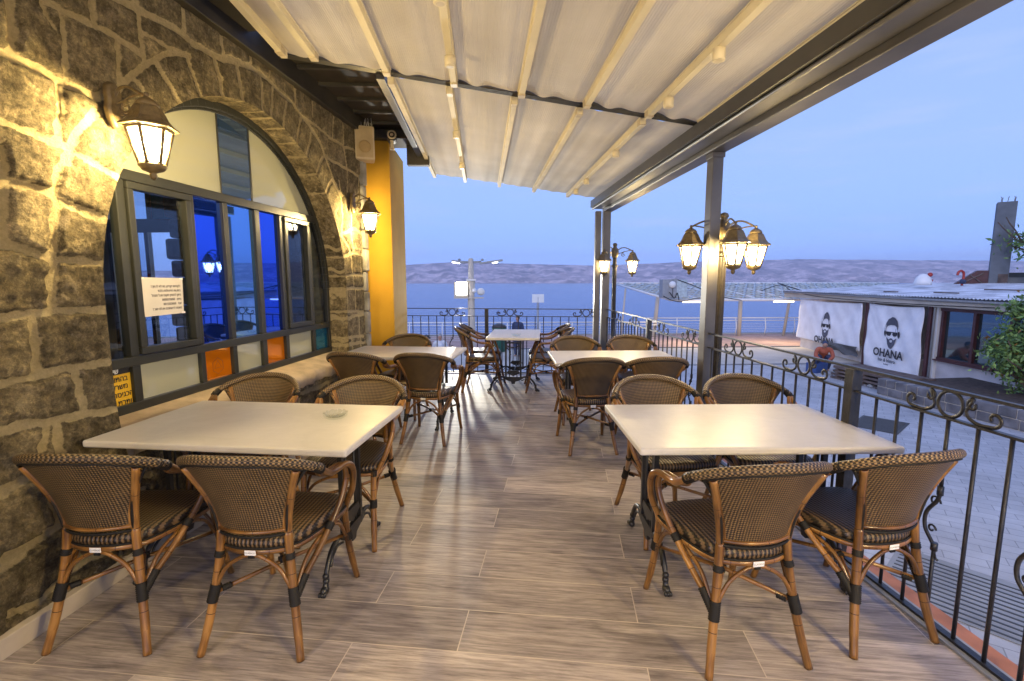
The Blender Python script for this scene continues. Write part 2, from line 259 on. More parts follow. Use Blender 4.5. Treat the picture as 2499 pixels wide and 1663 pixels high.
M = dict(
 floor=m_floor(), stone=m_stone(),
 weave=m_weave("woven_cane", (0.014, 0.009, 0.005), (0.26, 0.165, 0.070), 0.0068, diag=True),
 weave_rim=m_weave("woven_rim", (0.018, 0.012, 0.007), (0.34, 0.225, 0.105), 0.0088),
 weave_seat=m_weave("woven_seat", (0.014, 0.009, 0.006), (0.19, 0.12, 0.058), 0.0090, stripes=True),
 bamboo=m_bamboo(), binding=simple("black_binding", (0.012, 0.011, 0.010), 0.6, spec=0.3, bumps=0.3, bscale=220),
 table=m_table(),
 iron=simple("black_iron", (0.016, 0.016, 0.017), 0.38, var=0.3, vscale=30, spec=0.55, bumps=0.12, bscale=90),
 railmat=simple("painted_rail_iron", (0.022, 0.022, 0.025), 0.40, var=0.5, vscale=18, bumps=0.25, bscale=70),
 steel=simple("grey_brown_steel", (0.115, 0.108, 0.10), 0.42, metal=0.25, var=0.22, vscale=3.5, bumps=0.12, bscale=9),
 darksteel=simple("dark_steel", (0.045, 0.042, 0.036), 0.45, var=0.25, vscale=4),
 darkbrown=simple("dark_brown_soffit", (0.028, 0.023, 0.016), 0.6, var=0.4, vscale=5),
 frame=simple("dark_window_frame", (0.036, 0.038, 0.033), 0.34, var=0.15, vscale=6, metal=0.2),
 cream=simple("cream_rail", (0.74, 0.66, 0.46), 0.62, spec=0.25, var=0.08, vscale=4),
 fabric=m_fabric(), glass=m_glass_clear(),
 lantern=simple("bronze_lantern", (0.15, 0.11, 0.052), 0.42, metal=0.2, var=0.3, vscale=40, bumps=0.2, bscale=120),
 pole=simple("dark_bronze_pole", (0.035, 0.028, 0.018), 0.45, metal=0.3, var=0.3, vscale=30),
 glow=emit("lantern_glass_lit", (1.0, 0.84, 0.52), 14.0),
 render_=simple("ochre_render", (0.50, 0.285, 0.030), 0.85, var=0.13, vscale=2.2, bumps=0.35, bscale=150, spec=0.2),
 speaker=simple("cream_plastic", (0.56, 0.47, 0.31), 0.5, var=0.05),
 white=simple("white_paint", (0.74, 0.74, 0.72), 0.5, var=0.05, vscale=4),
 offw=m_tint("opal_glass", (0.85, 0.85, 0.80), (0.44, 0.45, 0.33), 0.14, 0.02),
 blue1=m_tint("cobalt_glass", (0.05, 0.16, 1.0), (0.0, 0.015, 0.20), 0.72),
 blue2=m_tint("sky_blue_glass", (0.22, 0.46, 0.95), (0.02, 0.06, 0.16), 0.72),
 blue3=m_tint("slate_blue_glass", (0.22, 0.34, 0.60), (0.04, 0.08, 0.17), 0.40),
 teal=m_tint("teal_glass", (0.1, 0.5, 0.8), (0.0, 0.10, 0.20), 0.3),
 orange=m_tint("orange_glass", (1.0, 0.45, 0.05), (0.62, 0.17, 0.004), 0.22),
 poster=simple("yellow_poster", (0.75, 0.45, 0.015), 0.5, var=0.03), black=simple("black_print", (0.012, 0.012, 0.014), 0.6, var=0),
 paper=simple("paper", (0.66, 0.63, 0.58), 0.7, var=0.03), ink=simple("grey_ink", (0.16, 0.15, 0.15), 0.7, var=0),
 whiteink=simple("white_ink", (0.8, 0.8, 0.8), 0.6, var=0), paleblue=simple("pale_blue_print", (0.35, 0.5, 0.6), 0.6, var=0),
 concrete=simple("concrete", (0.27, 0.275, 0.27), 0.85, var=0.25, vscale=1.4, bumps=0.3, bscale=30),
 sill=simple("stone_sill", (0.56, 0.45, 0.31), 0.7, var=0.25, vscale=7, bumps=0.35, bscale=50),
 skirt=simple("stone_skirting", (0.42, 0.37, 0.31), 0.55, var=0.25, vscale=5),
 water=m_water(), hills=m_hills(),
 street=m_paver("grey_pavers", 0.4, 0.2, (0.42, 0.415, 0.41), (0.49, 0.485, 0.475), (0.27, 0.27, 0.27), rot=R(38)),
 pink=m_paver("pink_paving", 0.4, 0.2, (0.42, 0.27, 0.21), (0.47, 0.31, 0.25), (0.3, 0.2, 0.16)),
 pale=simple("pale_concrete", (0.50, 0.45, 0.37), 0.85, var=0.15, vscale=0.8, bumps=0.2, bscale=20),
 kerbpaint=simple("terracotta_edge", (0.42, 0.17, 0.10), 0.75, var=0.3, vscale=6),
 whitewall=simple("whitewashed_wall", (0.60, 0.56, 0.55), 0.9, var=0.30, vscale=0.9, bumps=0.2, bscale=30),
 banner=simple("white_tarpaulin", (0.82, 0.82, 0.84), 0.45, var=0.10, vscale=2.5, bumps=0.3, bscale=3),
 darkglass=m_tint("dark_shop_glass", (0.35, 0.5, 0.6), (0.02, 0.035, 0.04), 0.35, 0.05),
 redwood=simple("dark_red_wood", (0.075, 0.022, 0.022), 0.55, var=0.3), grey=simple("grey_metal", (0.30, 0.31, 0.32), 0.5, metal=0.2, var=0.12),
 corr=simple("corrugated_roof", (0.60, 0.61, 0.63), 0.6, metal=0.0, var=0.45, vscale=1.6),
 leaf=simple("leaf_green", (0.17, 0.28, 0.07), 0.55, var=0.6, vscale=9), leaf2=simple("leaf_dark", (0.08, 0.16, 0.05), 0.6, var=0.5, vscale=7),
 leafdry=simple("leaf_dry", (0.24, 0.12, 0.03), 0.6, var=0.4, vscale=9), bark=simple("bark", (0.10, 0.07, 0.05), 0.9, var=0.3, vscale=10),
 wood=simple("weathered_wood", (0.13, 0.095, 0.08), 0.85, var=0.4, vscale=5), canvas=simple("dark_tarp", (0.05, 0.055, 0.065), 0.5, var=0.4),
 skin=simple("skin", (0.40, 0.22, 0.15), 0.5, var=0.05), hair=simple("dark_hair", (0.02, 0.015, 0.012), 0.6), navy=simple("navy_cloth", (0.03, 0.045, 0.10), 0.8),
 whitecloth=simple("white_cloth", (0.6, 0.62, 0.65), 0.8), orangecloth=simple("orange_cloth", (0.36, 0.09, 0.045), 0.7), bluep=simple("blue_plastic", (0.03, 0.07, 0.22), 0.4), tealp=simple("teal_net", (0.02, 0.22, 0.20), 0.6),
 greenp=simple("green_bin", (0.02, 0.10, 0.07), 0.45), red=simple("red_paint", (0.35, 0.03, 0.02), 0.4), soil=simple("soil", (0.07, 0.05, 0.04), 0.95, var=0.4, bumps=0.6, bscale=20),
 cyan=m_tint("cyan_glass", (0.1, 0.6, 1.0), (0.0, 0.35, 0.6), 0.2), room=simple("room_plaster", (0.40, 0.38, 0.34), 0.9), roomstone=simple("room_stone", (0.26, 0.25, 0.22), 0.9, var=0.5, vscale=6, bumps=0.8, bscale=14),
 tube_lit=emit("tube_lamp_lit", (1.0, 0.86, 0.62), 4.0), flood_lit=emit("floodlight_lit", (1.0, 0.95, 0.72), 14.0), led_lit=emit("street_led_lit", (0.95, 0.99, 1.0), 14.0),
)
def m_clearsolid():
    m, t, p, o = nodes("cut_glass"); t.nodes.remove(p); g = N(t, "ShaderNodeBsdfGlossy", Roughness=0.04); g.inputs[0].default_value = (1, 1, 1, 1)
    tr = N(t, "ShaderNodeBsdfTransparent"); tr.inputs[0].default_value = (0.93, 0.95, 0.94, 1); fr = N(t, "ShaderNodeFresnel", IOR=1.6); ge_ = N(t, "ShaderNodeNewGeometry"); sb_ = N(t, "ShaderNodeMath", operation='SUBTRACT'); sb_.inputs[0].default_value = 1.0; t.links.new(ge_.outputs['Backfacing'], sb_.inputs[1]); ml_ = N(t, "ShaderNodeMath", operation='MULTIPLY'); t.links.new(fr.outputs[0], ml_.inputs[0]); t.links.new(sb_.outputs[0], ml_.inputs[1]); mx = N(t, "ShaderNodeMixShader")
    t.links.new(ml_.outputs[0], mx.inputs[0]); t.links.new(tr.outputs[0], mx.inputs[1]); t.links.new(g.outputs[0], mx.inputs[2]); t.links.new(mx.outputs[0], o.inputs[0]); return m
M['crystal'] = m_clearsolid()

# ---------------------------------------------------------------- mesh helpers
def cr_pts(P, n=6, closed=False):
    P = [Vector(p) for p in P]; out = []
    m = len(P); rng = range(m if closed else m - 1)
    for i in rng:
        if closed: a, b, c, d = P[(i-1) % m], P[i], P[(i+1) % m], P[(i+2) % m]
        else: a, b, c, d = P[max(i-1, 0)], P[i], P[i+1], P[min(i+2, m-1)]
        for j in range(n):
            t = j / n
            out.append(0.5 * ((2*b) + (c-a)*t + (2*a-5*b+4*c-d)*t*t + (3*b-a-3*c+d)*t*t*t))
    if not closed: out.append(P[-1].copy())
    return out
class MB:
    def __init__(s): s.v = []; s.f = []; s.uv = []; s.sm = []
    def face(s, idx, uv=None, smooth=True):
        s.f.append(tuple(idx)); s.uv.append(uv or [(0, 0)] * len(idx)); s.sm.append(smooth)
    def add(s, pts): n = len(s.v); s.v.extend([tuple(p) for p in pts]); return n
    def box(s, x0, y0, z0, x1, y1, z1, mat=None):
        P = [Vector(p) for p in ((x0,y0,z0),(x1,y0,z0),(x1,y1,z0),(x0,y1,z0),(x0,y0,z1),(x1,y0,z1),(x1,y1,z1),(x0,y1,z1))]
        if mat: P = [mat @ p for p in P]
        n = s.add(P)
        for q in ((0,3,2,1),(4,5,6,7),(0,1,5,4),(1,2,6,5),(2,3,7,6),(3,0,4,7)): s.face([n+i for i in q], smooth=False)
        return s
    def tube(s, P, r, seg=8, closed=False, flat=None, smooth=True):
        P = [Vector(p) for p in P]; n = len(P); rr = r if isinstance(r, (list, tuple)) else [r]*n
        T = []
        for i in range(n):
            if closed: d = P[(i+1) % n] - P[(i-1) % n]
            else: d = P[min(i+1, n-1)] - P[max(i-1, 0)]
            T.append(d.normalized() if d.length > 1e-9 else Vector((0, 0, 1)))
        up = Vector((0, 0, 1)) if abs(T[0].z) < 0.9 else Vector((1, 0, 0))
        a = T[0].cross(up).normalized(); rings = []; L = 0
        for i in range(n):
            if i: L += (P[i] - P[i-1]).length
            a = (a - T[i] * a.dot(T[i])); a = a.normalized() if a.length > 1e-6 else T[i].orthogonal().normalized()
            b = T[i].cross(a); fx, fy = flat or (1, 1)
            base = s.add([P[i] + (a*math.cos(2*math.pi*j/seg)*fx + b*math.sin(2*math.pi*j/seg)*fy) * rr[i] for j in range(seg)])
            rings.append((base, L, rr[i]))
        m = n if closed else n-1
        for i in range(m):
            b0, l0, r0 = rings[i]; b1, l1, r1 = rings[(i+1) % n]
            if closed and i == n-1: l1 = l0 + (P[0]-P[-1]).length
            for j in range(seg):
                k = (j+1) % seg; c0 = 2*math.pi*r0*j/seg; c1 = 2*math.pi*r0*(j+1)/seg
                s.face((b0+j, b0+k, b1+k, b1+j), [(l0,c0),(l0,c1),(l1,c1),(l1,c0)], smooth)
        if not closed:
            s.face([rings[0][0]+j for j in range(seg)][::-1], smooth=False); s.face([rings[-1][0]+j for j in range(seg)], smooth=False)
        return s
    def lathe(s, prof, c=(0, 0, 0), seg=12, smooth=True, rot=0, cap=True):
        n0 = []
        for (r, z) in prof: n0.append(s.add([(c[0]+r*math.cos(rot+2*math.pi*j/seg), c[1]+r*math.sin(rot+2*math.pi*j/seg), c[2]+z) for j in range(seg)]))
        for i in range(len(prof)-1):
            for j in range(seg): k = (j+1) % seg; s.face((n0[i]+j, n0[i]+k, n0[i+1]+k, n0[i+1]+j), smooth=smooth)
        if cap: s.face([n0[0]+j for j in range(seg)][::-1], smooth=False); s.face([n0[-1]+j for j in range(seg)], smooth=False)
        return s
    def prism(s, poly, y0, y1, mat=None):   # poly in (x,z), extruded along y
        n = len(poly); P = [Vector((x, y0, z)) for x, z in poly] + [Vector((x, y1, z)) for x, z in poly]
        if mat: P = [mat @ p for p in P]
        b = s.add(P); s.face([b+i for i in range(n)], smooth=False); s.face([b+n+i for i in range(n)][::-1], smooth=False)
        for i in range(n): k = (i+1) % n; s.face((b+i, b+n+i, b+n+k, b+k), smooth=False)
        return s
    def ball(s, c, r, seg=10, rings=7, sc=(1, 1, 1)):
        pr = [(math.sin(math.pi*i/rings), -math.cos(math.pi*i/rings)) for i in range(rings+1)]
        b = []
        for (q, z) in pr: b.append(s.add([(c[0]+q*r*sc[0]*math.cos(2*math.pi*j/seg), c[1]+q*r*sc[1]*math.sin(2*math.pi*j/seg), c[2]+z*r*sc[2]) for j in range(seg)]))
        for i in range(rings):
            for j in range(seg): k = (j+1) % seg; s.face((b[i]+j, b[i]+k, b[i+1]+k, b[i+1]+j))
        return s
    def mesh(s, name, mat):
        me = bpy.data.meshes.new(name); me.from_pydata(s.v, [], s.f); me.polygons.foreach_set('use_smooth', s.sm)
        uv = me.uv_layers.new(name="UVMap"); uv.data.foreach_set('uv', [c for f in s.uv for q in f for c in q])
        if isinstance(mat, (list, tuple)):
            for m_ in mat: me.materials.append(m_)
        else: me.materials.append(mat)
        me.validate(); me.update(); return me
    def build(s, name, mat, parent=None, bev=0, loc=None, rotz=None):
        o = bpy.data.objects.new(name, s.mesh(name, mat)); COL.objects.link(o)
        if parent: o.parent = parent
        if loc: o.location = loc
        if rotz is not None: o.rotation_euler = (0, 0, rotz)
        if bev:
            b = o.modifiers.new("bevel", 'BEVEL'); b.width = bev; b.segments = 2; b.limit_method = 'ANGLE'; b.angle_limit = R(40)
        return o
def tag(o, label=None, cat=None, group=None, kind=None):
    if label: o['label'] = label
    if cat: o['category'] = cat
    if group: o['group'] = group
    if kind: o['kind'] = kind
    return o
def thing(name, label, cat, loc=(0, 0, 0), rotz=0, group=None):
    o = bpy.data.objects.new(name, None); COL.objects.link(o); o.empty_display_size = 0.1
    o.location = loc; o.rotation_euler = (0, 0, rotz); return tag(o, label, cat, group)
def struct(o): o['kind'] = 'structure'; return o
def kids(o): return [c for c in bpy.data.objects if c.parent is o]
def copy_tree(o, label=None, loc=None, rotz=None, parent=None):
    km = {}
    for c in bpy.data.objects:
        if c.parent: km.setdefault(c.parent.name, []).append(c)
    def rec(q, par):
        c = q.copy(); COL.objects.link(c); c.parent = par
        for ch in km.get(q.name, []): rec(ch, c)
        return c
    c = rec(o, parent)
    if label: c['label'] = label
    if loc: c.location = loc
    if rotz is not None: c.rotation_euler = (0, 0, rotz)
    return c
def text_mesh(body, size, mat, parent, M4, name="lettering", align='CENTER', extrude=0.0015, bold=0.0):
    c = bpy.data.curves.new(name, 'FONT'); c.body = body; c.size = size; c.align_x = align; c.extrude = extrude; c.offset = bold; c.resolution_u = 3
    o = bpy.data.objects.new(name, c); COL.objects.link(o); bpy.context.view_layer.update()
    me = bpy.data.meshes.new_from_object(o.evaluated_get(bpy.context.evaluated_depsgraph_get()))
    bpy.data.objects.remove(o); bpy.data.curves.remove(c); me.transform(M4); me.materials.clear(); me.materials.append(mat)
    o = bpy.data.objects.new(name, me); COL.objects.link(o); o.parent = parent; return o
def heb(s): return s[::-1]
# ================================================================ the stone wall (local x = along wall, y = depth into wall, z = up)
WROT = R(80.5)
WALL0 = Vector((-2.03, 1.87, 0))
def wp(s, d, z): return WALL0 + Vector((math.cos(WROT)*s - math.sin(WROT)*d, math.sin(WROT)*s + math.cos(WROT)*d, z))
JOINTS = [(0.036,[(0.348,2.431),(0.371,2.433),(0.428,2.433),(0.488,2.425),(0.551,2.416),(0.6,2.403),(0.667,2.406),(0.717,2.406),(0.785,2.401),(0.88,2.44)]),(0.04,[(0.432,2.672),(0.429,2.577),(0.423,2.493),(0.42,2.43)]),(0.03,[(0.559,2.753),(0.578,2.729),(0.637,2.729),(0.735,2.742),(0.819,2.751),(0.909,2.75),(0.98,2.747),(1.074,2.731)]),(0.026,[(0.637,2.729),(0.654,2.675),(0.651,2.588),(0.649,2.505),(0.639,2.414)]),(0.014,[(0.559,2.715),(0.571,2.669),(0.591,2.649),(0.617,2.639)]),(0.032,[(0.808,2.888),(0.81,2.813),(0.813,2.748)]),(0.038,[(0.93,2.945),(1.002,2.942),(1.079,2.957),(1.19,2.975),(1.317,2.987),(1.412,2.986),(1.477,2.961),(1.613,2.972),(1.74,2.982),(1.871,3.023),(2.048,3.061)]),(0.036,[(1.08,3.025),(1.079,2.925),(1.084,2.821),(1.09,2.754),(1.094,2.702)]),(0.028,[(0.924,2.732),(0.926,2.641),(0.927,2.539),(0.917,2.505)]),(0.03,[(1.42,3.208),(1.416,3.094),(1.412,2.986)]),(0.026,[(1.757,3.233),(1.753,3.1),(1.751,2.986)]),(0.03,[(0.879,2.435),(0.921,2.491),(0.999,2.578),(1.066,2.658),(1.141,2.722),(1.259,2.812),(1.341,2.853),(1.45,2.877)]),(0.014,[(1.11,2.844),(1.191,2.86),(1.294,2.856),(1.417,2.881)]),(0.032,[(0.999,2.578),(1.049,2.56),(1.108,2.482),(1.168,2.389)]),(0.032,[(1.177,2.732),(1.216,2.691),(1.277,2.622),(1.337,2.525)]),(0.032,[(1.424,2.865),(1.45,2.791),(1.492,2.702),(1.52,2.624)]),(0.032,[(1.667,2.944),(1.696,2.851),(1.721,2.703)]),(0.032,[(1.892,3.011),(1.915,2.908),(1.933,2.759)]),(0.026,[(1.714,2.86),(1.71,2.766),(1.714,2.694)]),(0.026,[(1.901,3.014),(1.921,2.901),(1.932,2.749)]),(0.026,[(2.167,3.055),(2.176,2.928),(2.169,2.785)]),(0.026,[(2.326,3.019),(2.305,2.893),(2.275,2.766)]),(0.026,[(2.506,2.962),(2.467,2.845),(2.439,2.742)]),(0.026,[(2.735,2.91),(2.673,2.781),(2.629,2.674)]),(0.026,[(2.892,2.834),(2.849,2.727),(2.785,2.612)]),(0.026,[(3.1,2.672),(3.021,2.576),(2.956,2.491)]),(0.026,[(3.28,2.507),(3.197,2.433),(3.115,2.338)]),(0.03,[(1.693,2.98),(1.853,3.041),(2.025,3.056),(2.183,3.07),(2.304,3.047),(2.467,3.015),(2.608,2.988),(2.757,2.938),(2.917,2.873),(3.064,2.785),(3.148,2.672),(3.283,2.531),(3.426,2.367)]),(0.022,[(2.077,3.229),(2.061,3.071)]),(0.018,[(2.306,3.217),(2.277,3.09)]),(0.024,[(2.648,3.197),(2.657,3.103),(2.646,2.991)]),(0.024,[(2.421,3.229),(2.672,3.245),(2.954,3.242),(3.227,3.232),(3.535,3.209),(3.822,3.177)]),(0.018,[(2.95,3.199),(2.939,2.985)]),(0.018,[(3.371,3.168),(3.321,2.922)]),(0.02,[(3.572,3.161),(3.56,2.893),(3.623,2.662),(3.601,2.434)]),(0.026,[(2.777,2.934),(3.01,2.921),(3.243,2.901),(3.589,2.9),(3.86,2.92),(4.234,2.96)]),(0.02,[(3.218,2.894),(3.185,2.681)]),(0.022,[(3.149,2.684),(3.377,2.692),(3.625,2.675),(4.031,2.657),(4.281,2.679)]),(0.014,[(2.915,2.851),(3.066,2.796),(3.125,2.69)]),(0.02,[(3.268,2.501),(3.389,2.394),(3.497,2.376)]),(0.026,[(3.427,2.509),(3.44,2.366)]),(0.03,[(3.445,2.416),(3.475,2.151),(3.429,1.961),(3.591,1.847),(3.641,1.746)]),(0.03,[(3.691,2.268),(3.664,1.981),(3.708,1.802)]),(0.03,[(3.416,1.972),(3.733,2.066),(4.059,2.017)]),(0.026,[(3.407,1.736),(3.708,1.802),(4.038,1.793)]),(0.02,[(3.655,1.734),(3.653,1.55)]),(0.016,[(3.881,1.757),(3.88,1.566)]),(0.024,[(3.416,1.536),(3.686,1.564),(3.98,1.547)]),(0.018,[(3.683,1.537),(3.672,1.418)]),(0.024,[(3.432,1.409),(3.967,1.4)]),(0.024,[(3.503,1.395),(3.481,1.163)]),(0.016,[(3.717,1.391),(3.695,1.163)]),(0.026,[(3.114,1.193),(3.409,1.168),(3.907,1.136)]),(0.018,[(3.773,1.131),(3.766,0.883)]),(0.03,[(3.322,1.148),(3.244,0.904)]),(0.026,[(3.085,0.898),(3.439,0.88),(3.881,0.856)]),(0.022,[(3.559,0.88),(3.546,0.747)]),(0.026,[(3.043,0.722),(3.863,0.66)]),(0.02,[(3.917,2.657),(3.9,2.483)]),(0.04,[(0.59,2.4),(0.588,2.299),(0.573,2.203),(0.573,2.121)]),(0.03,[(0.316,2.146),(0.337,2.14),(0.387,2.139),(0.454,2.128),(0.505,2.12),(0.572,2.116),(0.624,2.116)]),(0.032,[(0.771,2.318),(0.715,2.251),(0.662,2.183),(0.629,2.117),(0.606,2.041)]),(0.026,[(0.653,2.09),(0.716,2.075),(0.79,2.052),(0.859,2.027),(0.922,1.998)]),(0.04,[(0.615,2.088),(0.57,2.019),(0.541,1.955),(0.532,1.875),(0.53,1.824),(0.505,1.734),(0.486,1.623),(0.473,1.514),(0.456,1.36)]),(0.034,[(0.279,1.929),(0.329,1.92),(0.4,1.9),(0.465,1.895),(0.532,1.875),(0.602,1.841),(0.687,1.815),(0.787,1.787)]),(0.03,[(0.245,1.636),(0.315,1.634),(0.388,1.625),(0.46,1.608),(0.5,1.595),(0.597,1.591),(0.736,1.572)]),(0.04,[(0.318,1.898),(0.307,1.779),(0.294,1.639)]),(0.03,[(0.328,2.036),(0.322,1.931)]),(0.032,[(0.212,1.349),(0.307,1.352),(0.404,1.356),(0.474,1.359),(0.587,1.359),(0.72,1.351)]),(0.036,[(0.373,1.347),(0.37,1.265),(0.365,1.158),(0.363,1.085)]),(0.03,[(0.179,1.061),(0.245,1.074),(0.339,1.079),(0.443,1.085),(0.556,1.087),(0.69,1.08)]),(0.034,[(0.532,1.084),(0.535,0.972),(0.548,0.874)]),(0.036,[(0.171,0.871),(0.217,0.871),(0.278,0.872),(0.371,0.865),(0.431,0.864),(0.5,0.86),(0.562,0.855),(0.644,0.838),(0.707,0.833)]),(0.034,[(0.553,0.926),(0.551,0.858)]),(0.032,[(0.366,0.861),(0.348,0.792),(0.329,0.751)]),(0.036,[(0.409,0.848),(0.4,0.764),(0.388,0.708),(0.447,0.63),(0.613,0.564),(0.836,0.423)]),(0.034,[(0.144,0.636),(0.191,0.641),(0.253,0.655),(0.323,0.657),(0.408,0.656)]),(0.034,[(0.335,0.544),(0.328,0.438),(0.331,0.381)]),(0.034,[(0.115,0.377),(0.176,0.366),(0.244,0.37),(0.307,0.383),(0.368,0.395),(0.533,0.394),(0.792,0.361)]),(0.03,[(0.448,0.641),(0.458,0.534),(0.443,0.402)]),(0.03,[(0.674,0.54),(0.657,0.384)]),(0.034,[(0.095,0.139),(0.205,0.124),(0.317,0.157),(0.414,0.165),(0.572,0.153),(0.889,0.13),(1.223,0.099)]),(0.03,[(0.302,0.158),(0.272,0.025),(0.216,-0.084)]),(0.03,[(0.609,0.142),(0.561,0.056),(0.538,-0.063)])]
AC, AZ, AR = 2.085, 1.41, 1.375          # arch opening: centre, springing height, radius
def vnoise(x, y, seed):
    xi = np.floor(x).astype(np.int64); yi = np.floor(y).astype(np.int64); xf = x-xi; yf = y-yi
    def h(a, b):
        n = (a*374761393 + b*668265263 + seed*974711) & 0xffffffff
        n = ((n ^ (n >> 13))*1274126177) & 0xffffffff
        return ((n ^ (n >> 16)) & 0xffff)/65535.0
    u = xf*xf*(3-2*xf); v = yf*yf*(3-2*yf)
    return (h(xi, yi)*(1-u)+h(xi+1, yi)*u)*(1-v)+(h(xi, yi+1)*(1-u)+h(xi+1, yi+1)*u)*v
def fbm(x, y, f, oct, seed, gain=0.55):
    o = 0; a = 1; t = 0
    for i in range(oct): o = o + a*vnoise(x*f+37.1*i, y*f+11.7*i, seed+i); t += a; a *= gain; f *= 2.03
    return o/t
def wall_joints():
    J = [(w, p) for w, p in JOINTS]; rnd = random.Random(4)
    # courses for the wall behind the camera and beneath the window, in the same kind of stone
    for (sa, sb, zs) in ((-2.7, 0.16, (0.33, 0.62, 0.95, 1.27, 1.62, 2.0, 2.42, 2.8, 3.14)), (1.3, 3.5, (0.26, 0.5)), (3.4, 4.1, (0.25, 0.55, 0.8))):
        prev = 0
        for z in list(zs) + [3.5 if zs[-1] > 1 else zs[-1]+0.3]:
            J.append((0.032, [(sa+(sb-sa)*k/6, z+rnd.uniform(-0.02, 0.02)) for k in range(7)]))
            x = sa + rnd.uniform(0.1, 0.4)
            while x < sb-0.1:
                J.append((0.03, [(x, prev), (x+rnd.uniform(-0.03, 0.03), z)])); x += rnd.uniform(0.3, 0.55)
            prev = z
    return J
def build_wall():
    h = 0.0115; s = np.arange(-2.6, 4.0+h, h); z = np.arange(0, 3.3+h, h)
    SS, ZZ = np.meshgrid(s, z); shp = SS.shape
    wx = (fbm(SS, ZZ, 7, 3, 5)-0.5)*0.032; wz = (fbm(SS, ZZ, 7, 3, 9)-0.5)*0.032
    px = SS+wx; pz = ZZ+wz
    JJ = wall_joints()
    def dist(X, Z):
        D = np.full(X.shape, 9.0)
        for w, pts in JJ:
            hw = w*0.43
            for (a, b), (c, d) in zip(pts[:-1], pts[1:]):
                lo = min(a, c)-0.13; hi = max(a, c)+0.13; zl = min(b, d)-0.13; zh = max(b, d)+0.13
                m = (X > lo) & (X < hi) & (Z > zl) & (Z < zh)
                if not m.any(): continue
                x = X[m]; y = Z[m]; ex = c-a; ey = d-b; L = ex*ex+ey*ey+1e-9
                t = np.clip(((x-a)*ex+(y-b)*ey)/L, 0, 1); q = np.hypot(x-a-t*ex, y-b-t*ey)-hw
                D[m] = np.minimum(D[m], q)
        return D
    D = dist(px, pz); D = D - 0.003 + (fbm(SS, ZZ, 26, 3, 21)-0.5)*(0.010+0.012*np.clip((1.2-SS)/0.6, 0, 1))
    # label the stones
    solid = D > 0; lab = np.zeros(shp, np.int32); n = 0; H, Wd = shp
    sl = solid.tolist(); L = [[0]*Wd for _ in range(H)]
    for i0 in range(0, H, 5):
        for j0 in range(0, Wd, 5):
            if sl[i0][j0] and not L[i0][j0]:
                n += 1; st = [(i0, j0)]; L[i0][j0] = n
                while st:
                    i, j = st.pop()
                    for a, b in ((i+1, j), (i-1, j), (i, j+1), (i, j-1)):
                        if 0 <= a < H and 0 <= b < Wd and sl[a][b] and not L[a][b]: L[a][b] = n; st.append((a, b))
    lab = np.array(L); rs = np.random.RandomState(3); tone_t = rs.rand(n+2); prot_t = rs.rand(n+2); ang = rs.rand(n+2, 2)-0.5
    tone = tone_t[lab]; prot = prot_t[lab]
    rough = fbm(SS, ZZ, 6, 5, 31, 0.6); ridg = 1-np.abs(2*fbm(SS, ZZ, 5, 5, 77, 0.62)-1)
    rise = np.clip(D/0.010, 0, 1); rise = rise*rise*(3-2*rise)
    front = np.clip((1.15-SS)/0.5, 0, 1)       # near stones are rock-faced, the far ones dressed flatter
    amp = 0.009+0.030*front
    d = 0.010 - rise*(0.007+0.010*prot+amp*(rough-0.30)+amp*0.7*(ridg-0.6)) - (fbm(SS, ZZ, 22, 4, 91, 0.65)-0.5)*(0.010+0.014*front)*(0.3+0.7*rise)
    d += np.where(lab > 0, rise*0.0, 0)
    lean = np.clip((0.9-ZZ)/0.9, 0, 1)*0.075; d -= lean
    # opening
    phi = np.where(ZZ > AZ, np.hypot(SS-AC, ZZ-AZ)-AR, np.abs(SS-AC)-AR); phi = np.where(ZZ < 0.66, np.maximum(phi, 0.66-ZZ), phi)
    gx = np.where(ZZ > AZ, (SS-AC)/np.maximum(np.hypot(SS-AC, ZZ-AZ), 1e-6), np.sign(SS-AC)); gz = np.where(ZZ > AZ, (ZZ-AZ)/np.maximum(np.hypot(SS-AC, ZZ-AZ), 1e-6), 0)
    bot = (0.66-ZZ > np.abs(SS-AC)-AR) & (ZZ < 0.8); gx = np.where(bot, 0, gx); gz = np.where(bot, -1, gz)
    snap = (np.abs(phi) < h*0.72)
    X = SS - np.where(snap, phi*gx, 0); Z = ZZ - np.where(snap, phi*gz, 0)
    keepv = (phi > -h*0.72)
    edge = np.clip(phi/0.03, 0, 1); d = d*edge + (-0.006-lean)*(1-edge)
    idx = np.arange(H*Wd).reshape(shp)
    fk = keepv[:-1, :-1] & keepv[1:, :-1] & keepv[:-1, 1:] & keepv[1:, 1:]
    F = np.stack([idx[:-1, :-1][fk], idx[:-1, 1:][fk], idx[1:, 1:][fk], idx[1:, :-1][fk]], 1)
    V = np.stack([X.ravel(), d.ravel(), Z.ravel()], 1)
    mort = 1-np.clip((D+0.004)/0.012, 0, 1)
    used = np.unique(F); rem = np.full(H*Wd, -1); rem[used] = np.arange(len(used)); F = rem[F]; V = V[used]
    mo = mort.ravel()[used]; to = tone.ravel()[used]
    def mk(name, V, F, mo, to, par):
        me = bpy.data.meshes.new(name); me.vertices.add(len(V)); me.vertices.foreach_set('co', V.astype(np.float32).ravel())
        me.loops.add(len(F)*4); me.loops.foreach_set('vertex_index', F.astype(np.int32).ravel()); me.polygons.add(len(F)); me.polygons.foreach_set('loop_start', np.arange(len(F), dtype=np.int32)*4)
        me.polygons.foreach_set('use_smooth', np.ones(len(F), bool)); me.update(); me.validate()
        for nm, ar in (('mort', mo), ('tone', to)):
            a = me.attributes.new(nm, 'FLOAT', 'POINT'); a.data.foreach_set('value', ar.astype(np.float32))
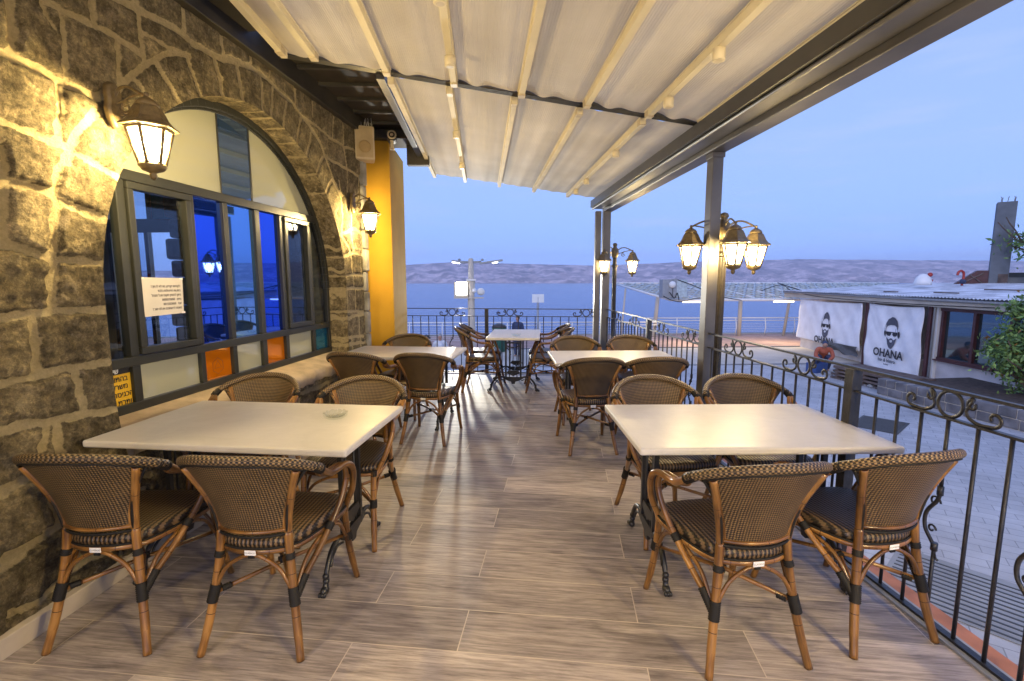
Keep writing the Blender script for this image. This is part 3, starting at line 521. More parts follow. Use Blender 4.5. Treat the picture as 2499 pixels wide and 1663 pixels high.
        me.materials.append(M['stone']); o = bpy.data.objects.new(name, me); COL.objects.link(o); o.parent = par; return o
    root = thing("stone_wall", "rough dark basalt wall with thick cream mortar and a big arched window opening", "wall", WALL0, WROT)
    mk("stone_face", V, F, mo, to, root)
    # reveal of the arch
    T = []
    for zz in np.arange(0.66, AZ, 0.01): T.append((AC-AR, zz, -1, 0))
    for a in np.arange(math.pi, 0, -0.0075): T.append((AC+AR*math.cos(a), AZ+AR*math.sin(a), math.cos(a), math.sin(a)))
    for zz in np.arange(AZ, 0.66, -0.01): T.append((AC+AR, zz, 1, 0))
    T = np.array(T); dep = np.linspace(-0.006, 0.24, 24)
    A, Dp = np.meshgrid(np.arange(len(T)), dep); ex = T[A, 0]; ez = T[A, 1]; nx = T[A, 2]; nzv = T[A, 3]
    DD = dist(ex+nx*0.05+wx.mean(), ez+nzv*0.05)
    arcl = np.arange(len(T))*0.0102
    DD = DD + (fbm(arcl[A], Dp, 20, 3, 55)-0.5)*0.03
    # extra bed joints where the face carries none (below the springing)
    for zj in (0.86, 1.10, 1.36, 1.60, 1.83): DD = np.where(ez < AZ+0.75, np.minimum(DD, np.abs(ez-zj+0.02*np.sin(Dp*30))-0.016), DD)
    rr = np.clip(DD/0.025, 0, 1); e = np.clip((Dp+0.006)/0.03, 0, 1)
    inn = 0.004 + e*(-rr*(0.004+0.030*(fbm(arcl[A], Dp, 9, 5, 66, 0.6)-0.35)))*np.clip(1.0, 0, 1)
    V2 = np.stack([(ex+nx*inn).ravel(), Dp.ravel(), (ez+nzv*inn).ravel()], 1); n1 = len(T); I = np.arange(V2.shape[0]).reshape(A.shape)
    F2 = np.stack([I[:-1, :-1].ravel(), I[1:, :-1].ravel(), I[1:, 1:].ravel(), I[:-1, 1:].ravel()], 1)
    mk("arch_reveal", V2, F2, (1-np.clip((DD+0.004)/0.012, 0, 1)).ravel(), (0.3+0.5*vnoise(arcl[A]*5, Dp*0, 3)).ravel(), root)
    # body behind the face, cut round the opening, with the end of the wall
    b = MB(); b.box(-2.6, 0.245, 0, AC-AR-0.02, 0.5, 3.3); b.box(AC+AR+0.02, 0.245, 0, 4.0, 0.5, 3.3); b.box(AC-AR-0.02, 0.245, 0, AC+AR+0.02, 0.5, 0.64)
    nseg = 40
    for i in range(nseg):
        a0 = math.pi*i/nseg; a1 = math.pi*(i+1)/nseg; r_ = AR+0.02
        x0, z0 = AC+r_*math.cos(a0), AZ+r_*math.sin(a0); x1, z1 = AC+r_*math.cos(a1), AZ+r_*math.sin(a1)
        b.prism([(x0, z0), (x0, 3.3), (x1, 3.3), (x1, z1)], 0.245, 0.5)
    b.box(3.99, -0.02, 0, 4.0, 0.245, 3.3)
    b.build("wall_core", M['roomstone'], root)
    # ragged end of the wall: a strip of rough quoins
    q = MB(); rnd = random.Random(8); zz = 0.0
    while zz < 3.2:
        hh = rnd.uniform(0.2, 0.34); q.box(3.93, -0.03-rnd.uniform(0, 0.02), zz+0.008, 4.0+rnd.uniform(0.0, 0.05), 0.3, min(3.28, zz+hh)); zz += hh
    q.build("corner_stone", M['roomstone'], root, bev=0.015)
    k = MB(); k.box(-2.6, -0.118, 0, 3.98, -0.06, 0.085); k.build("skirting", M['skirt'], root, bev=0.004)
    sb = MB(); n0 = 60
    for i in range(n0+1):
        x = AC-AR+0.0 + (2*AR)*i/n0; j = 0.008*math.sin(i*1.7)+0.006*math.sin(i*0.61)
        sb.add([(x, 0.24, 0.60), (x, 0.24, 0.735), (x, 0.16, 0.732), (x, -0.055+j, 0.690+j*0.5), (x, -0.085+j, 0.665), (x, -0.082+j, 0.585+j), (x, -0.03, 0.57)])
    for i in range(n0):
        for q_ in range(7): r_ = (q_+1) % 7; sb.face((i*7+q_, i*7+r_, (i+1)*7+r_, (i+1)*7+q_))
    sb.face(list(range(7))); sb.face([n0*7+i for i in range(7)][::-1])
    sb.build("window_sill", M['sill'], root)
    return root
wall = build_wall()

# ================================================================ the arched window
def build_window():
    W_ = thing("arched_window", "large arched window with dark metal frame and blue, white and orange panes in the stone wall", "window", WALL0, WROT)
    d0, d1 = 0.185, 0.235; f = MB()
    def bar(s0, z0, s1, z1, a=0.0): f.box(s0, d0-a, z0, s1, d1, z1)
    def zt(s): return AZ+math.sqrt(max(0, (AR-0.03)**2-(s-AC)**2))
    sL, sR = AC-AR, AC+AR
    bar(sL+0.002, 0.722, sR-0.002, 0.785, 0.004); bar(sL+0.03, 1.0, sR-0.03, 1.055, 0.008); bar(0.86, 2.068, 3.31, 2.13, 0.008)
    bar(sL+0.002, 0.785, sL+0.04, AZ); bar(sR-0.05, 0.785, sR-0.002, AZ)
    P = []; 
    for r_a, r_b, dd0, dd1 in ((AR-0.002, AR-0.055, d0-0.006, d1), (AR-0.055, AR-0.075, d0+0.015, d1)):
        n = 56
        for i in range(n):
            a0 = math.pi*i/n; a1 = math.pi*(i+1)/n
            f.prism([(AC+r_a*math.cos(a0), AZ+r_a*math.sin(a0)), (AC+r_a*math.cos(a1), AZ+r_a*math.sin(a1)), (AC+r_b*math.cos(a1), AZ+r_b*math.sin(a1)), (AC+r_b*math.cos(a0), AZ+r_b*math.sin(a0))], dd0, dd1)
    for s0, s1 in ((1.02, 1.075), (1.56, 1.60), (1.89, 1.937), (2.262, 2.318), (2.603, 2.655), (3.083, 3.132)):
        bar(s0, 1.055, s1, 2.068, 0.002); bar(s0, 0.785, s1, 1.0, 0.002)
    for s0 in (1.917, 2.277): bar(s0-0.006, 2.13, s0+0.006, zt(s0)-0.0, -0.02)
    f.build("frame", M['frame'], W_, bev=0.004)
    def casement(s0, s1, z0, z1):
        c = MB(); w = 0.042; e = 0.018
        c.box(s0, d0-e, z0, s1, d1-0.01, z0+w); c.box(s0, d0-e, z1-w, s1, d1-0.01, z1); c.box(s0, d0-e, z0+w, s0+w, d1-0.01, z1-w); c.box(s1-w, d0-e, z0+w, s1, d1-0.01, z1-w)
        return c.build("casement", M['frame'], W_, bev=0.005)
    c1 = casement(1.079, 1.556, 1.060, 2.064); c2 = casement(2.659, 3.079, 1.060, 2.064)
    def pane(poly, mat, label=None, d=0.212, par=None):
        o = MB().prism(poly, d, d+0.006).build("pane", mat, par or W_)
        if label: o['label'] = label
        return o
    def rect(a, b, c, d): return [(a, b), (c, b), (c, d), (a, d)]
    def arcpoly(sa, sb, zb):
        n = 22; r_ = AR-0.04; return [(sa, zb), (sb, zb)] + [(sb+(sa-sb)*i/n, AZ+math.sqrt(max(0.0, r_*r_-(sb+(sa-sb)*i/n-AC)**2))) for i in range(n+1)]
    pane(arcpoly(0.955, 1.917, 2.10), M['offw'], "milky white pane on the left of the arch head")
    pane(arcpoly(1.919, 2.276, 2.10), M['blue3'], "slate blue pane in the middle of the arch head")
    pane(arcpoly(2.278, 3.215, 2.10), M['offw'], "milky white pane on the right of the arch head")
    pane([(0.735, 1.03), (1.04, 1.03), (1.04, 2.09), (0.93, 2.09), (0.80, 1.85), (0.745, 1.6)], M['glass'], "narrow clear pane beside the near stones")
    pane(rect(1.11, 1.09, 1.525, 2.03), M['glass'], "clear pane with the paper notice", 0.205, c1)
    pane(rect(1.59, 1.03, 1.90, 2.09), M['blue1'], "deep cobalt blue pane"); pane(rect(1.93, 1.03, 2.27, 2.09), M['blue2'], "lighter sky blue pane")
    pane(rect(2.31, 1.03, 2.61, 2.09), M['blue1'], "narrower cobalt blue pane")
    pane(rect(2.69, 1.09, 3.05, 2.03), M['glass'], "clear pane reflecting a lantern", 0.205, c2)
    pane([(3.125, 1.03), (3.43, 1.03), (3.42, 1.5), (3.35, 1.9), (3.22, 2.09), (3.125, 2.09)], M['glass'], "narrow clear pane at the far end")
    pane(rect(1.065, 0.77, 1.57, 1.02), M['offw'], "long milky white lower pane"); pane(rect(1.59, 0.77, 1.90, 1.02), M['orange'], "orange lower pane")
    pane(rect(1.93, 0.77, 2.27, 1.02), M['offw'], "milky lower pane between two orange ones"); pane(rect(2.31, 0.77, 2.61, 1.02), M['orange'], "second orange lower pane")
    pane(rect(2.645, 0.77, 3.095, 1.02), M['offw'], "milky white lower pane at the far end"); pane(rect(3.125, 0.77, 3.43, 1.02), M['teal'], "small teal blue corner pane")
    # children's star sticker outline on the orange pane
    st = MB(); pts = [(1.745+0.06*math.cos(R(90+60*i+ (0)))*(1 if i % 1 == 0 else 1), 0.208, 0.875+0.06*math.sin(R(90+60*i))) for i in range(6)]
    st.tube(pts, 0.0012, 4, closed=True); st.tube([(1.71, 0.208, 0.86), (1.745, 0.208, 0.915), (1.78, 0.208, 0.86), (1.71, 0.208, 0.86)], 0.001, 4); st.build("sticker_outline", M['black'], W_)
    return W_
win = build_window()
def txtM(s, d, z): return Matrix.Translation((s, d, z)) @ Matrix.Rotation(R(90), 4, 'X')
po = thing("notice_poster", "yellow Hebrew notice with a black heading in the lower left window pane", "poster", WALL0, WROT)
MB().box(0.728, 0.205, 0.60+0.13, 1.045, 0.209, 1.005).build("sheet", M['poster'], po)
MB().box(0.728, 0.2035, 0.965, 1.045, 0.2052, 1.006).build("heading_band", M['black'], po)
MB().box(0.728, 0.2035, 0.728, 0.93, 0.2052, 0.752).build("footer_band", M['paleblue'], po)
def htext(t, right, z, size, mat, par, d=0.2030, name="lettering"):
    o = text_mesh(heb(t), size, mat, par, txtM(right, d, z), name, align='RIGHT', extrude=0.0004, bold=0.0006); return o
htext("שימו לב", 0.945, 0.972, 0.038, M['whiteink'], po)
for t_, x_, z_ in (("בהתאם להנחיות", 1.000, 0.925), ("משרד הבריאות", 0.998, 0.880), ("הכניסה", 1.030, 0.834), ("מותרת רק", 1.042, 0.787)): htext(t_, x_, z_, 0.042, M['black'], po)
pn = thing("paper_notice", "white sheet with grey Hebrew lines taped to the clear casement pane", "paper", WALL0, WROT)
MB().prism([(1.143, 1.278), (1.452, 1.284), (1.462, 1.513), (1.138, 1.517)], 0.196, 0.1972).build("sheet", M['paper'], pn)
for i, t_ in enumerate(("לקוחות יקרים, נא לא לעשן !", "בשעות הפעילות בלבד", "ניתן להזמין מקום אצל מנהל", "חיים   0505750000", "יוסי   0503555100", "נשמח לראותכם אצלנו שוב !")):
    htext(t_, 1.438, 1.455-0.028*i, 0.0200, M['ink'], pn, 0.1955)
tp = MB()
for (a, b) in ((1.15, 1.512), (1.45, 1.508), (1.448, 1.288)): tp.box(a-0.014, 0.1948, b-0.006, a+0.014, 0.1955, b+0.006)
tp.build("tape", M['whiteink'], pn)

# ---- room behind the glass, seen through the clear panes
def build_room():
    rm = thing("back_room", "dim restaurant room with another arched window behind the clear panes", "room", WALL0, WROT)
    b = MB(); b.box(-2.6, 0.5, -0.05, 4.3, 5.4, 0.0); b.build("room_floor", M['skirt'], rm)
    b = MB(); b.box(-2.6, 0.5, 3.2, 4.3, 5.4, 3.26); b.build("room_ceiling", M['room'], rm)
    b = MB(); b.box(-2.6, 5.3, 0, 4.3, 5.4, 3.2); b.box(-2.65, 0.5, 0, -2.6, 5.4, 3.2); b.build("side_wall", M['room'], rm)
    # far end wall with its own window toward the lake
    b = MB(); b.box(4.02, 0.5, 0, 4.22, 2.25, 3.2); b.box(4.02, 2.25, 2.62, 4.22, 5.3, 3.2); b.box(4.02, 3.3, 0, 4.22, 5.3, 2.62); b.box(4.02, 2.75, 0, 4.22, 3.3, 0.6)
    b.build("end_wall", M['room'], rm)
    q = MB(); rnd = random.Random(2); z = 0
    while z < 2.9:
        h_ = rnd.uniform(0.2, 0.34); q.box(3.86-rnd.uniform(0, 0.05), 2.14-rnd.uniform(0, 0.02), z+0.01, 4.01, 2.37+rnd.uniform(-0.03, 0.03), z+h_); z += h_
    q.build("stone_pier", M['roomstone'], rm, bev=0.03)
    f = MB()
    for dd in (2.75, 2.93, 3.12, 3.25): f.box(4.0, dd, 0.6, 4.06, dd+0.05, 2.08)
    f.box(4.0, 2.25, 2.08, 4.06, 3.3, 2.24); f.box(4.0, 2.70, 0.6, 4.06, 3.3, 0.68); f.box(4.0, 2.68, 2.24, 4.06, 2.74, 2.6)
    f.build("inner_frame", M['frame'], rm)
    g = MB(); g.box(4.02, 2.3, 2.24, 4.04, 2.68, 2.6); g.build("cyan_pane", M['cyan'], rm)
    g = MB(); g.box(4.02, 2.75, 0.68, 4.04, 2.90, 2.08); g.box(4.02, 2.95, 0.68, 4.04, 3.10, 2.08); g.box(4.02, 2.74, 2.24, 4.04, 3.29, 2.6); g.build("clear_pane", M['glass'], rm)
build_room()

# ================================================================ floor, terrace, pillar
def poly_slab(name, pts, z0, z1, mat):
    b = MB(); n = len(pts); k = b.add([(x, y, z1) for x, y in pts] + [(x, y, z0) for x, y in pts])
    b.face([k+i for i in range(n)], smooth=False); b.face([k+n+i for i in range(n)][::-1], smooth=False)
    for i in range(n): j = (i+1) % n; b.face((k+i, k+n+i, k+n+j, k+j), smooth=False)
    return b.build(name, mat)
TP = [(-3.2, -3.0), (2.0, -3.0), (2.0, 7.52), (-3.2, 8.34)]
struct(poly_slab("terrace_floor", TP, -0.06, 0.0, M['floor']))
struct(poly_slab("terrace_base", [(-3.15, -2.95), (1.97, -2.95), (1.97, 7.47), (-3.15, 8.28)], -1.8, -0.062, M['concrete']))
e = MB(); e.box(1.90, -3, 0.001, 1.985, 7.5, 0.012); e.build("rail_sole_strip", M['grey']); struct(bpy.data.objects["rail_sole_strip"]); bpy.data.objects["rail_sole_strip"].name = "floor_edge_trim"
e = MB(); e.box(2.002, -3, -0.07, 2.10, 7.6, -0.012); struct(e.build("terrace_kerb", M['kerbpaint']))
pl = thing("rendered_pillar", "ochre plastered square pillar at the end of the stone wall", "pillar")
MB().box(-1.75, 6.15, 0, -1.113, 7.2, 3.17).build("shaft", M['render_'], pl, bev=0.006)

# ================================================================ pergola
def zr(x): return 2.918-0.133*x           # underside of the sloping awning rails
pg = thing("pergola", "grey steel pergola frame with gutter beam carried on square posts", "pergola")
b = MB(); b.box(1.858, -3.0, 2.54, 2.0, 7.55, 2.65); b.build("outer_beam", M['steel'], pg, bev=0.006)
b = MB(); b.box(1.70, -3.0, 2.585, 1.852, 7.53, 2.60); b.box(1.70, -3.0, 2.60, 1.712, 7.53, 2.70); b.box(1.84, -3, 2.60, 1.852, 7.53, 2.74); b.tube([(1.70, -3, 2.585), (1.70, 7.53, 2.585)], 0.014, 10)
b.build("gutter", M['steel'], pg)
b = MB(); b.box(1.66, -3, 2.60, 1.698, 7.5, 2.70); b.build("gutter_lining", M['darksteel'], pg)
for (x0, y0, x1, y1) in ((1.895, 4.0, 1.985, 4.11), (1.845, 7.41, 1.96, 7.50), (1.73, 7.42, 1.815, 7.50), (1.895, -0.9, 1.985, -0.79)):
    MB().box(x0, y0, 0.0, x1, y1, 2.54).build("post", M['steel'], pg, bev=0.004)
b = MB(); b.box(1.887, 3.99, 2.50, 1.993, 4.12, 2.5395); b.build("post_collar", M['steel'], pg, bev=0.003)
cb = MB()
cb.prism([(-1.5, zr(-1.5)+0.035), (1.75, zr(1.75)+0.035), (1.75, zr(1.75)+0.12), (-1.5, zr(-1.5)+0.12)], 3.865, 3.945); cb.build("cross_beam", M['darksteel'], pg)
b = MB()
for k in range(5): b.prism([(-0.7, zr(-0.7)+0.028), (1.7, zr(1.7)+0.028), (1.7, zr(1.7)+0.036), (-0.7, zr(-0.7)+0.036)], 3.868+0.016*k, 3.874+0.016*k)
b.build("cross_beam_ribs", M['darkbrown'], pg)
# dark soffit between the wall and the awnings
sf = thing("dark_soffit", "dark brown metal soffit between the stone wall and the awning", "soffit")
b = MB(); k = b.add([(-2.2, 3.95, 3.30), (-0.74, 3.95, 3.30), (-0.74, 6.5, 3.30), (-2.2, 6.5, 3.30)]); b.face((k+3, k+2, k+1, k)); b.box(-2.2, 3.95, 3.302, -0.74, 6.5, 3.33); b.build("panel", M['darkbrown'], sf)
b = MB()
for i in range(7): b.box(-2.2, 4.05+0.36*i, 3.272, -0.745, 4.09+0.36*i, 3.30)
b.build("rib", M['darksteel'], sf)
MB().box(-0.80, 3.95, 3.02, -0.735, 6.45, 3.299).build("edge_channel", M['darksteel'], sf, bev=0.004)
MB().box(-1.75, 6.06, 3.172, -0.62, 6.5, 3.27).build("end_beam", M['darksteel'], sf, bev=0.004)
MB().box(-0.93, 6.32, 2.93, -0.66, 6.42, 3.17).build("drop_block", M['darkbrown'], sf, bev=0.004)
wb = thing("wall_top_beam", "dark brown beam running along the top of the stone wall", "beam", WALL0, WROT)
MB().box(-2.6, -0.06, 3.14, 3.97, 0.10, 3.32).build("beam", M['darkbrown'], wb, bev=0.006)
MB().box(-2.6, -0.45, 3.25, 1.95, -0.062, 3.29).build("flashing", M['darkbrown'], wb, bev=0.004)

def fabric_sheet(name, x0, x1, y0, y1, step, label, xr):
    b = MB(); nx = int((x1-x0)/0.02); ny = 46
    for j in range(ny+1):
        y = y0+(y1-y0)*j/ny
        for i in range(nx+1):
            x = x0+(x1-x0)*i/nx
            u = ((x-xr) / 0.508) % 1.0
            sag = -0.012*math.sin(math.pi*u) + 0.0045*math.sin(2*math.pi*u*3 + 0.6*math.sin(y*0.9+x)) * math.sin(math.pi*u)**0.5
            wr = 0.003*math.sin(y*5.1+x*3)*math.sin(math.pi*u)
            end = 0.02*math.sin(2*math.pi*u*2+1)*max(0, 1-abs(y-(y1 if step else y0))/0.25)
            b.v.append((x, y, zr(x)+0.048+sag+wr+end*(0.5 if step else 0.2)))
    for j in range(ny):
        for i in range(nx): a = j*(nx+1)+i; b.face((a, a+1, a+nx+2, a+nx+1))
    o = b.build(name, M['fabric']); tag(o, label, "awning"); return o
fabric_sheet("awning_fabric", -1.46, 1.76, -2.6, 3.86, True, "near cream pleated awning sheet over the front tables", -0.19)
fabric_sheet("awning_fabric", -0.70, 1.80, 3.955, 7.38, False, "far cream awning sheet beyond the dark cross beam", -0.244)
def rail(x, y0, y1, label, cap, w=0.045, h_=0.052):
    t_ = thing("awning_rail", label, "rail", (x, 0, zr(x)-0.012), 0, "cream rails under the awning sheets")
    b = MB(); b.box(-w/2, y0, 0, w/2, y1, h_); b.box(-w/2-0.008, y0, h_-0.008, w/2+0.008, y1, h_); b.build("rail_profile", M['cream'], t_, bev=0.003)
    MB().box(-w/2-0.004, cap-0.035, -0.006, w/2+0.004, cap+0.035, h_-0.01).build("end_cap", M['speaker'], t_, bev=0.004)
NR = [(-1.42, "first near awning rail, beside the stone wall"), (-1.19, "second near awning rail from the stone wall"), (-0.69, "near awning rail ending over the dark soffit corner"), (-0.20, "near awning rail carrying two white spotlights"), (0.303, "near awning rail along the middle of the sheet"), (0.80, "near awning rail without spotlights right of the middle one"), (1.281, "near awning rail with spotlights closest to the gutter"), (1.70, "near edge rail beside the gutter beam")]
for x, l in NR: rail(x, -2.6, 3.84 if x > -1.0 else (2.92+0.9 if x < -1.3 else 3.78), l, (3.8 if x > -1 else 3.74))
FR = [(-0.69, "far awning rail at the open left edge"), (-0.244, "second far awning rail with small white spotlights"), (0.26, "third far awning rail in the middle"), (0.777, "fourth far awning rail"), (1.288, "fifth far awning rail with white spotlights"), (1.775, "far edge rail beside the gutter beam")]
for x, l in FR: rail(x, 3.96, 7.42, l, 4.0)
def spot(x, y, label):
    t_ = thing("ceiling_spotlight", label, "spotlight", (x, y, zr(x)-0.012), 0, "small white spotlights on the awning rails")
    MB().lathe([(0.030, -0.062), (0.034, -0.060), (0.034, 0.0), (0.02, 0.004)], seg=20).build("housing", M['cream'], t_)
    MB().lathe([(0.022, -0.0635), (0.012, -0.0625)], seg=16).build("lens", M['speaker'], t_)
for x, y, l in ((1.281, 2.70, "near spotlight on the rail by the gutter, at the top of the view"), (1.281, 3.41, "spotlight just before the dark cross beam on the gutter side"), (1.288, 4.75, "spotlight just past the cross beam on the fifth far rail"), (1.288, 6.08, "spotlight two thirds along the fifth far rail"), (1.288, 6.75, "last spotlight at the far end of the fifth rail"),
                (-0.20, 2.62, "spotlight on the second rail cut by the top of the view"), (-0.20, 3.34, "spotlight just before the cross beam on the second rail"), (-0.244, 4.95, "first spotlight past the cross beam on the second far rail"), (-0.244, 6.25, "last spotlight near the far end of the second far rail")):
    spot(x, y, l)
# ---- speaker and camera
sp = thing("wall_speaker", "cream box loudspeaker with bird spikes on top, by the ochre pillar", "speaker", (-1.31, 5.74, 2.83), R(14))
MB().box(-0.105, -0.10, 0, 0.105, 0.10, 0.36).build("cabinet", M['speaker'], sp, bev=0.018)
MB().box(-0.088, -0.108, 0.02, 0.088, -0.098, 0.34).build("grille", simple("speaker_grille", (0.44, 0.34, 0.19), 0.7), sp, bev=0.006)
c = MB(); c.lathe([(0.066, 0), (0.060, 0.006), (0.03, 0.002)], seg=24); m_ = Matrix.Translation((0, -0.108, 0.135)) @ Matrix.Rotation(R(90), 4, 'X'); c.v = [tuple(m_ @ Vector(p)) for p in c.v]; c.build("cone", simple("speaker_cone", (0.38, 0.27, 0.12), 0.7), sp)
b = MB(); rnd = random.Random(5)
for i in range(7):
    for j in range(3): x = -0.085+0.028*i; y = -0.05+0.05*j; b.tube([(x, y, 0.36), (x+rnd.uniform(-0.015, 0.015), y+rnd.uniform(-.02, .02), 0.36+rnd.uniform(0.06, 0.11))], 0.0025, 5)
b.build("bird_spikes", M['white'], sp)
cc = thing("security_camera", "small round-nosed security camera hanging below the dark end beam", "camera", (-1.03, 5.9, 3.17), R(8))
c = MB(); c.lathe([(0.050, 0), (0.056, 0.01), (0.056, 0.15), (0.03, 0.17)], seg=20); m_ = Matrix.Translation((0, -0.10, -0.03)) @ Matrix.Rotation(R(-96), 4, 'X'); c.v = [tuple(m_ @ Vector(p)) for p in c.v]; c.build("body", M['darkbrown'], cc)
c = MB(); c.lathe([(0.034, -0.002), (0.052, -0.002), (0.052, 0.008), (0.034, 0.006)], seg=20, cap=False); c.lathe([(0.018, -0.002), (0.012, -0.008)], seg=12); c.v = [tuple(m_ @ Vector(p)) for p in c.v]; c.build("lens_ring", M['speaker'], cc)
b = MB(); b.box(-0.018, -0.085, -0.17, 0.018, -0.05, -0.07); b.box(-0.026, -0.09, -0.19, 0.026, -0.045, -0.165); b.build("bracket", M['speaker'], cc, bev=0.004)
# ================================================================ lanterns
def mesh_lantern(parent, loc, power, s=1.0, turn=15):
    """a lantern as one part with its glass as a sub-part"""
    rt = R(turn); seg = 6; b = MB()
    def T(prof, seg_=6, sm=False, rot=rt): b.lathe([(r*s, z*s) for r, z in prof], seg=seg_, smooth=sm, rot=rot)
    T([(0.128, -0.002), (0.126, 0.007), (0.104, 0.022), (0.086, 0.044), (0.074, 0.072), (0.060, 0.098)])
    T([(0.050, 0.100), (0.053, 0.112), (0.040, 0.130), (0.020, 0.142), (0.010, 0.150)], 12, True); b.ball((0, 0, 0.160*s), 0.013*s, 8, 6)
    rt_, rb, zt_, zb = 0.098*s, 0.055*s, -0.004*s, -0.175*s
    for i in range(seg):
        a = rt+2*math.pi*i/seg; a2 = rt+2*math.pi*(i+1)/seg
        b.tube([(rt_*math.cos(a), rt_*math.sin(a), zt_), (rb*math.cos(a), rb*math.sin(a), zb)], 0.0078*s, 5)
        b.tube([(rt_*math.cos(a), rt_*math.sin(a), zt_-0.006*s), (rt_*math.cos(a2), rt_*math.sin(a2), zt_-0.006*s)], 0.007*s, 5)
        b.tube([(rb*math.cos(a), rb*math.sin(a), zb), (rb*math.cos(a2), rb*math.sin(a2), zb)], 0.007*s, 5)
    T([(0.058, -0.175), (0.062, -0.187), (0.048, -0.205), (0.022, -0.215), (0.014, -0.220), (0.018, -0.230), (0.013, -0.245), (0.004, -0.253)], 12, True)
    h = b.build("lantern_head", M['lantern'], parent, loc=loc)
    g = MB(); k = 0.95
    for i in range(seg):
        a = rt+2*math.pi*i/seg; a2 = rt+2*math.pi*(i+1)/seg
        n = g.add([(rt_*k*math.cos(a), rt_*k*math.sin(a), zt_-0.01*s), (rt_*k*math.cos(a2), rt_*k*math.sin(a2), zt_-0.01*s), (rb*k*math.cos(a2), rb*k*math.sin(a2), zb), (rb*k*math.cos(a), rb*k*math.sin(a), zb)])
        g.face((n, n+3, n+2, n+1), smooth=False)
    gl = g.build("lantern_glass", M['glow_t'], h)
    bl = MB(); bl.lathe([(0.012*s, -0.165*s), (0.014*s, -0.13*s), (0.020*s, -0.10*s), (0.020*s, -0.05*s), (0.010*s, -0.03*s)], seg=10); bl.build("bulb", M['glow'], h)
    L = bpy.data.lights.new("lantern_light", 'POINT'); L.energy = power; L.color = LAMP_COL; L.shadow_soft_size = 0.045
    o = bpy.data.objects.new("lantern_light", L); COL.objects.link(o); o.parent = h; o.location = (0, 0, -0.085*s)
    return h
def m_glow_t():
    # frosted lit pane: lets the bulb's light out and shines itself
    m, t, p, o = nodes("lantern_frosted_pane"); t.nodes.remove(p)
    em = N(t, "ShaderNodeEmission", Strength=6.5); em.inputs[0].default_value = (1.0, 0.86, 0.60, 1)
    tr = N(t, "ShaderNodeBsdfTransparent"); ad = N(t, "ShaderNodeAddShader"); t.links.new(em.outputs[0], ad.inputs[0]); t.links.new(tr.outputs[0], ad.inputs[1]); t.links.new(ad.outputs[0], o.inputs[0])
    m.cycles.emission_sampling = 'NONE'; return m
M['glow_t'] = m_glow_t()
def wall_lantern2(s, z, label, power, out=0.19):
    root = thing("wall_lantern", label, "lantern", wp(s, -0.05, z), WROT-math.pi/2, "bronze wall lanterns")
    b = MB(); prof = [(0.005, 0.115), (0.028, 0.095), (0.040, 0.06), (0.033, 0.02), (0.042, -0.02), (0.036, -0.06), (0.020, -0.095), (0.004, -0.115)]
    poly = [(y, zz) for y, zz in prof] + [(-y, zz) for y, zz in prof[::-1]]
    n = len(poly); k = b.add([(-0.01, y, zz) for y, zz in poly] + [(0.024, y*0.78, zz*0.9) for y, zz in poly])
    b.face([k+i for i in range(n)][::-1]); b.face([k+n+i for i in range(n)], smooth=False)
    for i in range(n): j = (i+1) % n; b.face((k+i, k+j, k+n+j, k+n+i))
    b.build("back_plate", M['lantern'], root)
    a = MB(); L_ = out
    a.tube(cr_pts([(0.01, 0, 0.03), (0.04, 0, 0.075), (0.09, 0, 0.085), (L_-0.04, 0, 0.055), (L_, 0, 0.035)], 6), 0.008, 7)
    a.tube(cr_pts([(0.01, 0, 0.0), (0.06, 0, 0.015), (0.11, 0, 0.04), (L_-0.02, 0, 0.045)], 6), 0.006, 7)
    a.tube([(0.075+0.034*math.cos(t)*(1-t/12), 0, -0.015+0.034*math.sin(t)*(1-t/12)) for t in np.linspace(1.2, 9.0, 26)], 0.0055, 6)
    a.tube([(0.0, 0, -0.03), (0.04, 0, -0.045), (0.08, 0, -0.05)], 0.006, 6); a.build("scroll_arm", M['lantern'], root)
    mesh_lantern(root, (L_, 0, -0.115), power, 1.0, 48); return root
wall_lantern2(0.815, 2.37, "large lit lantern on the stone wall in front of the arched window", WALL_LAMP_W)
wall_lantern2(3.60, 2.32, "lit lantern on the stone wall between the arched window and the ochre pillar", WALL_LAMP_W*0.9)
wall_lantern2(-1.75, 2.37, "added unseen fill lantern on the stone wall behind the viewer", WALL_LAMP_W)  # extra lantern added out of view to brighten the near furniture
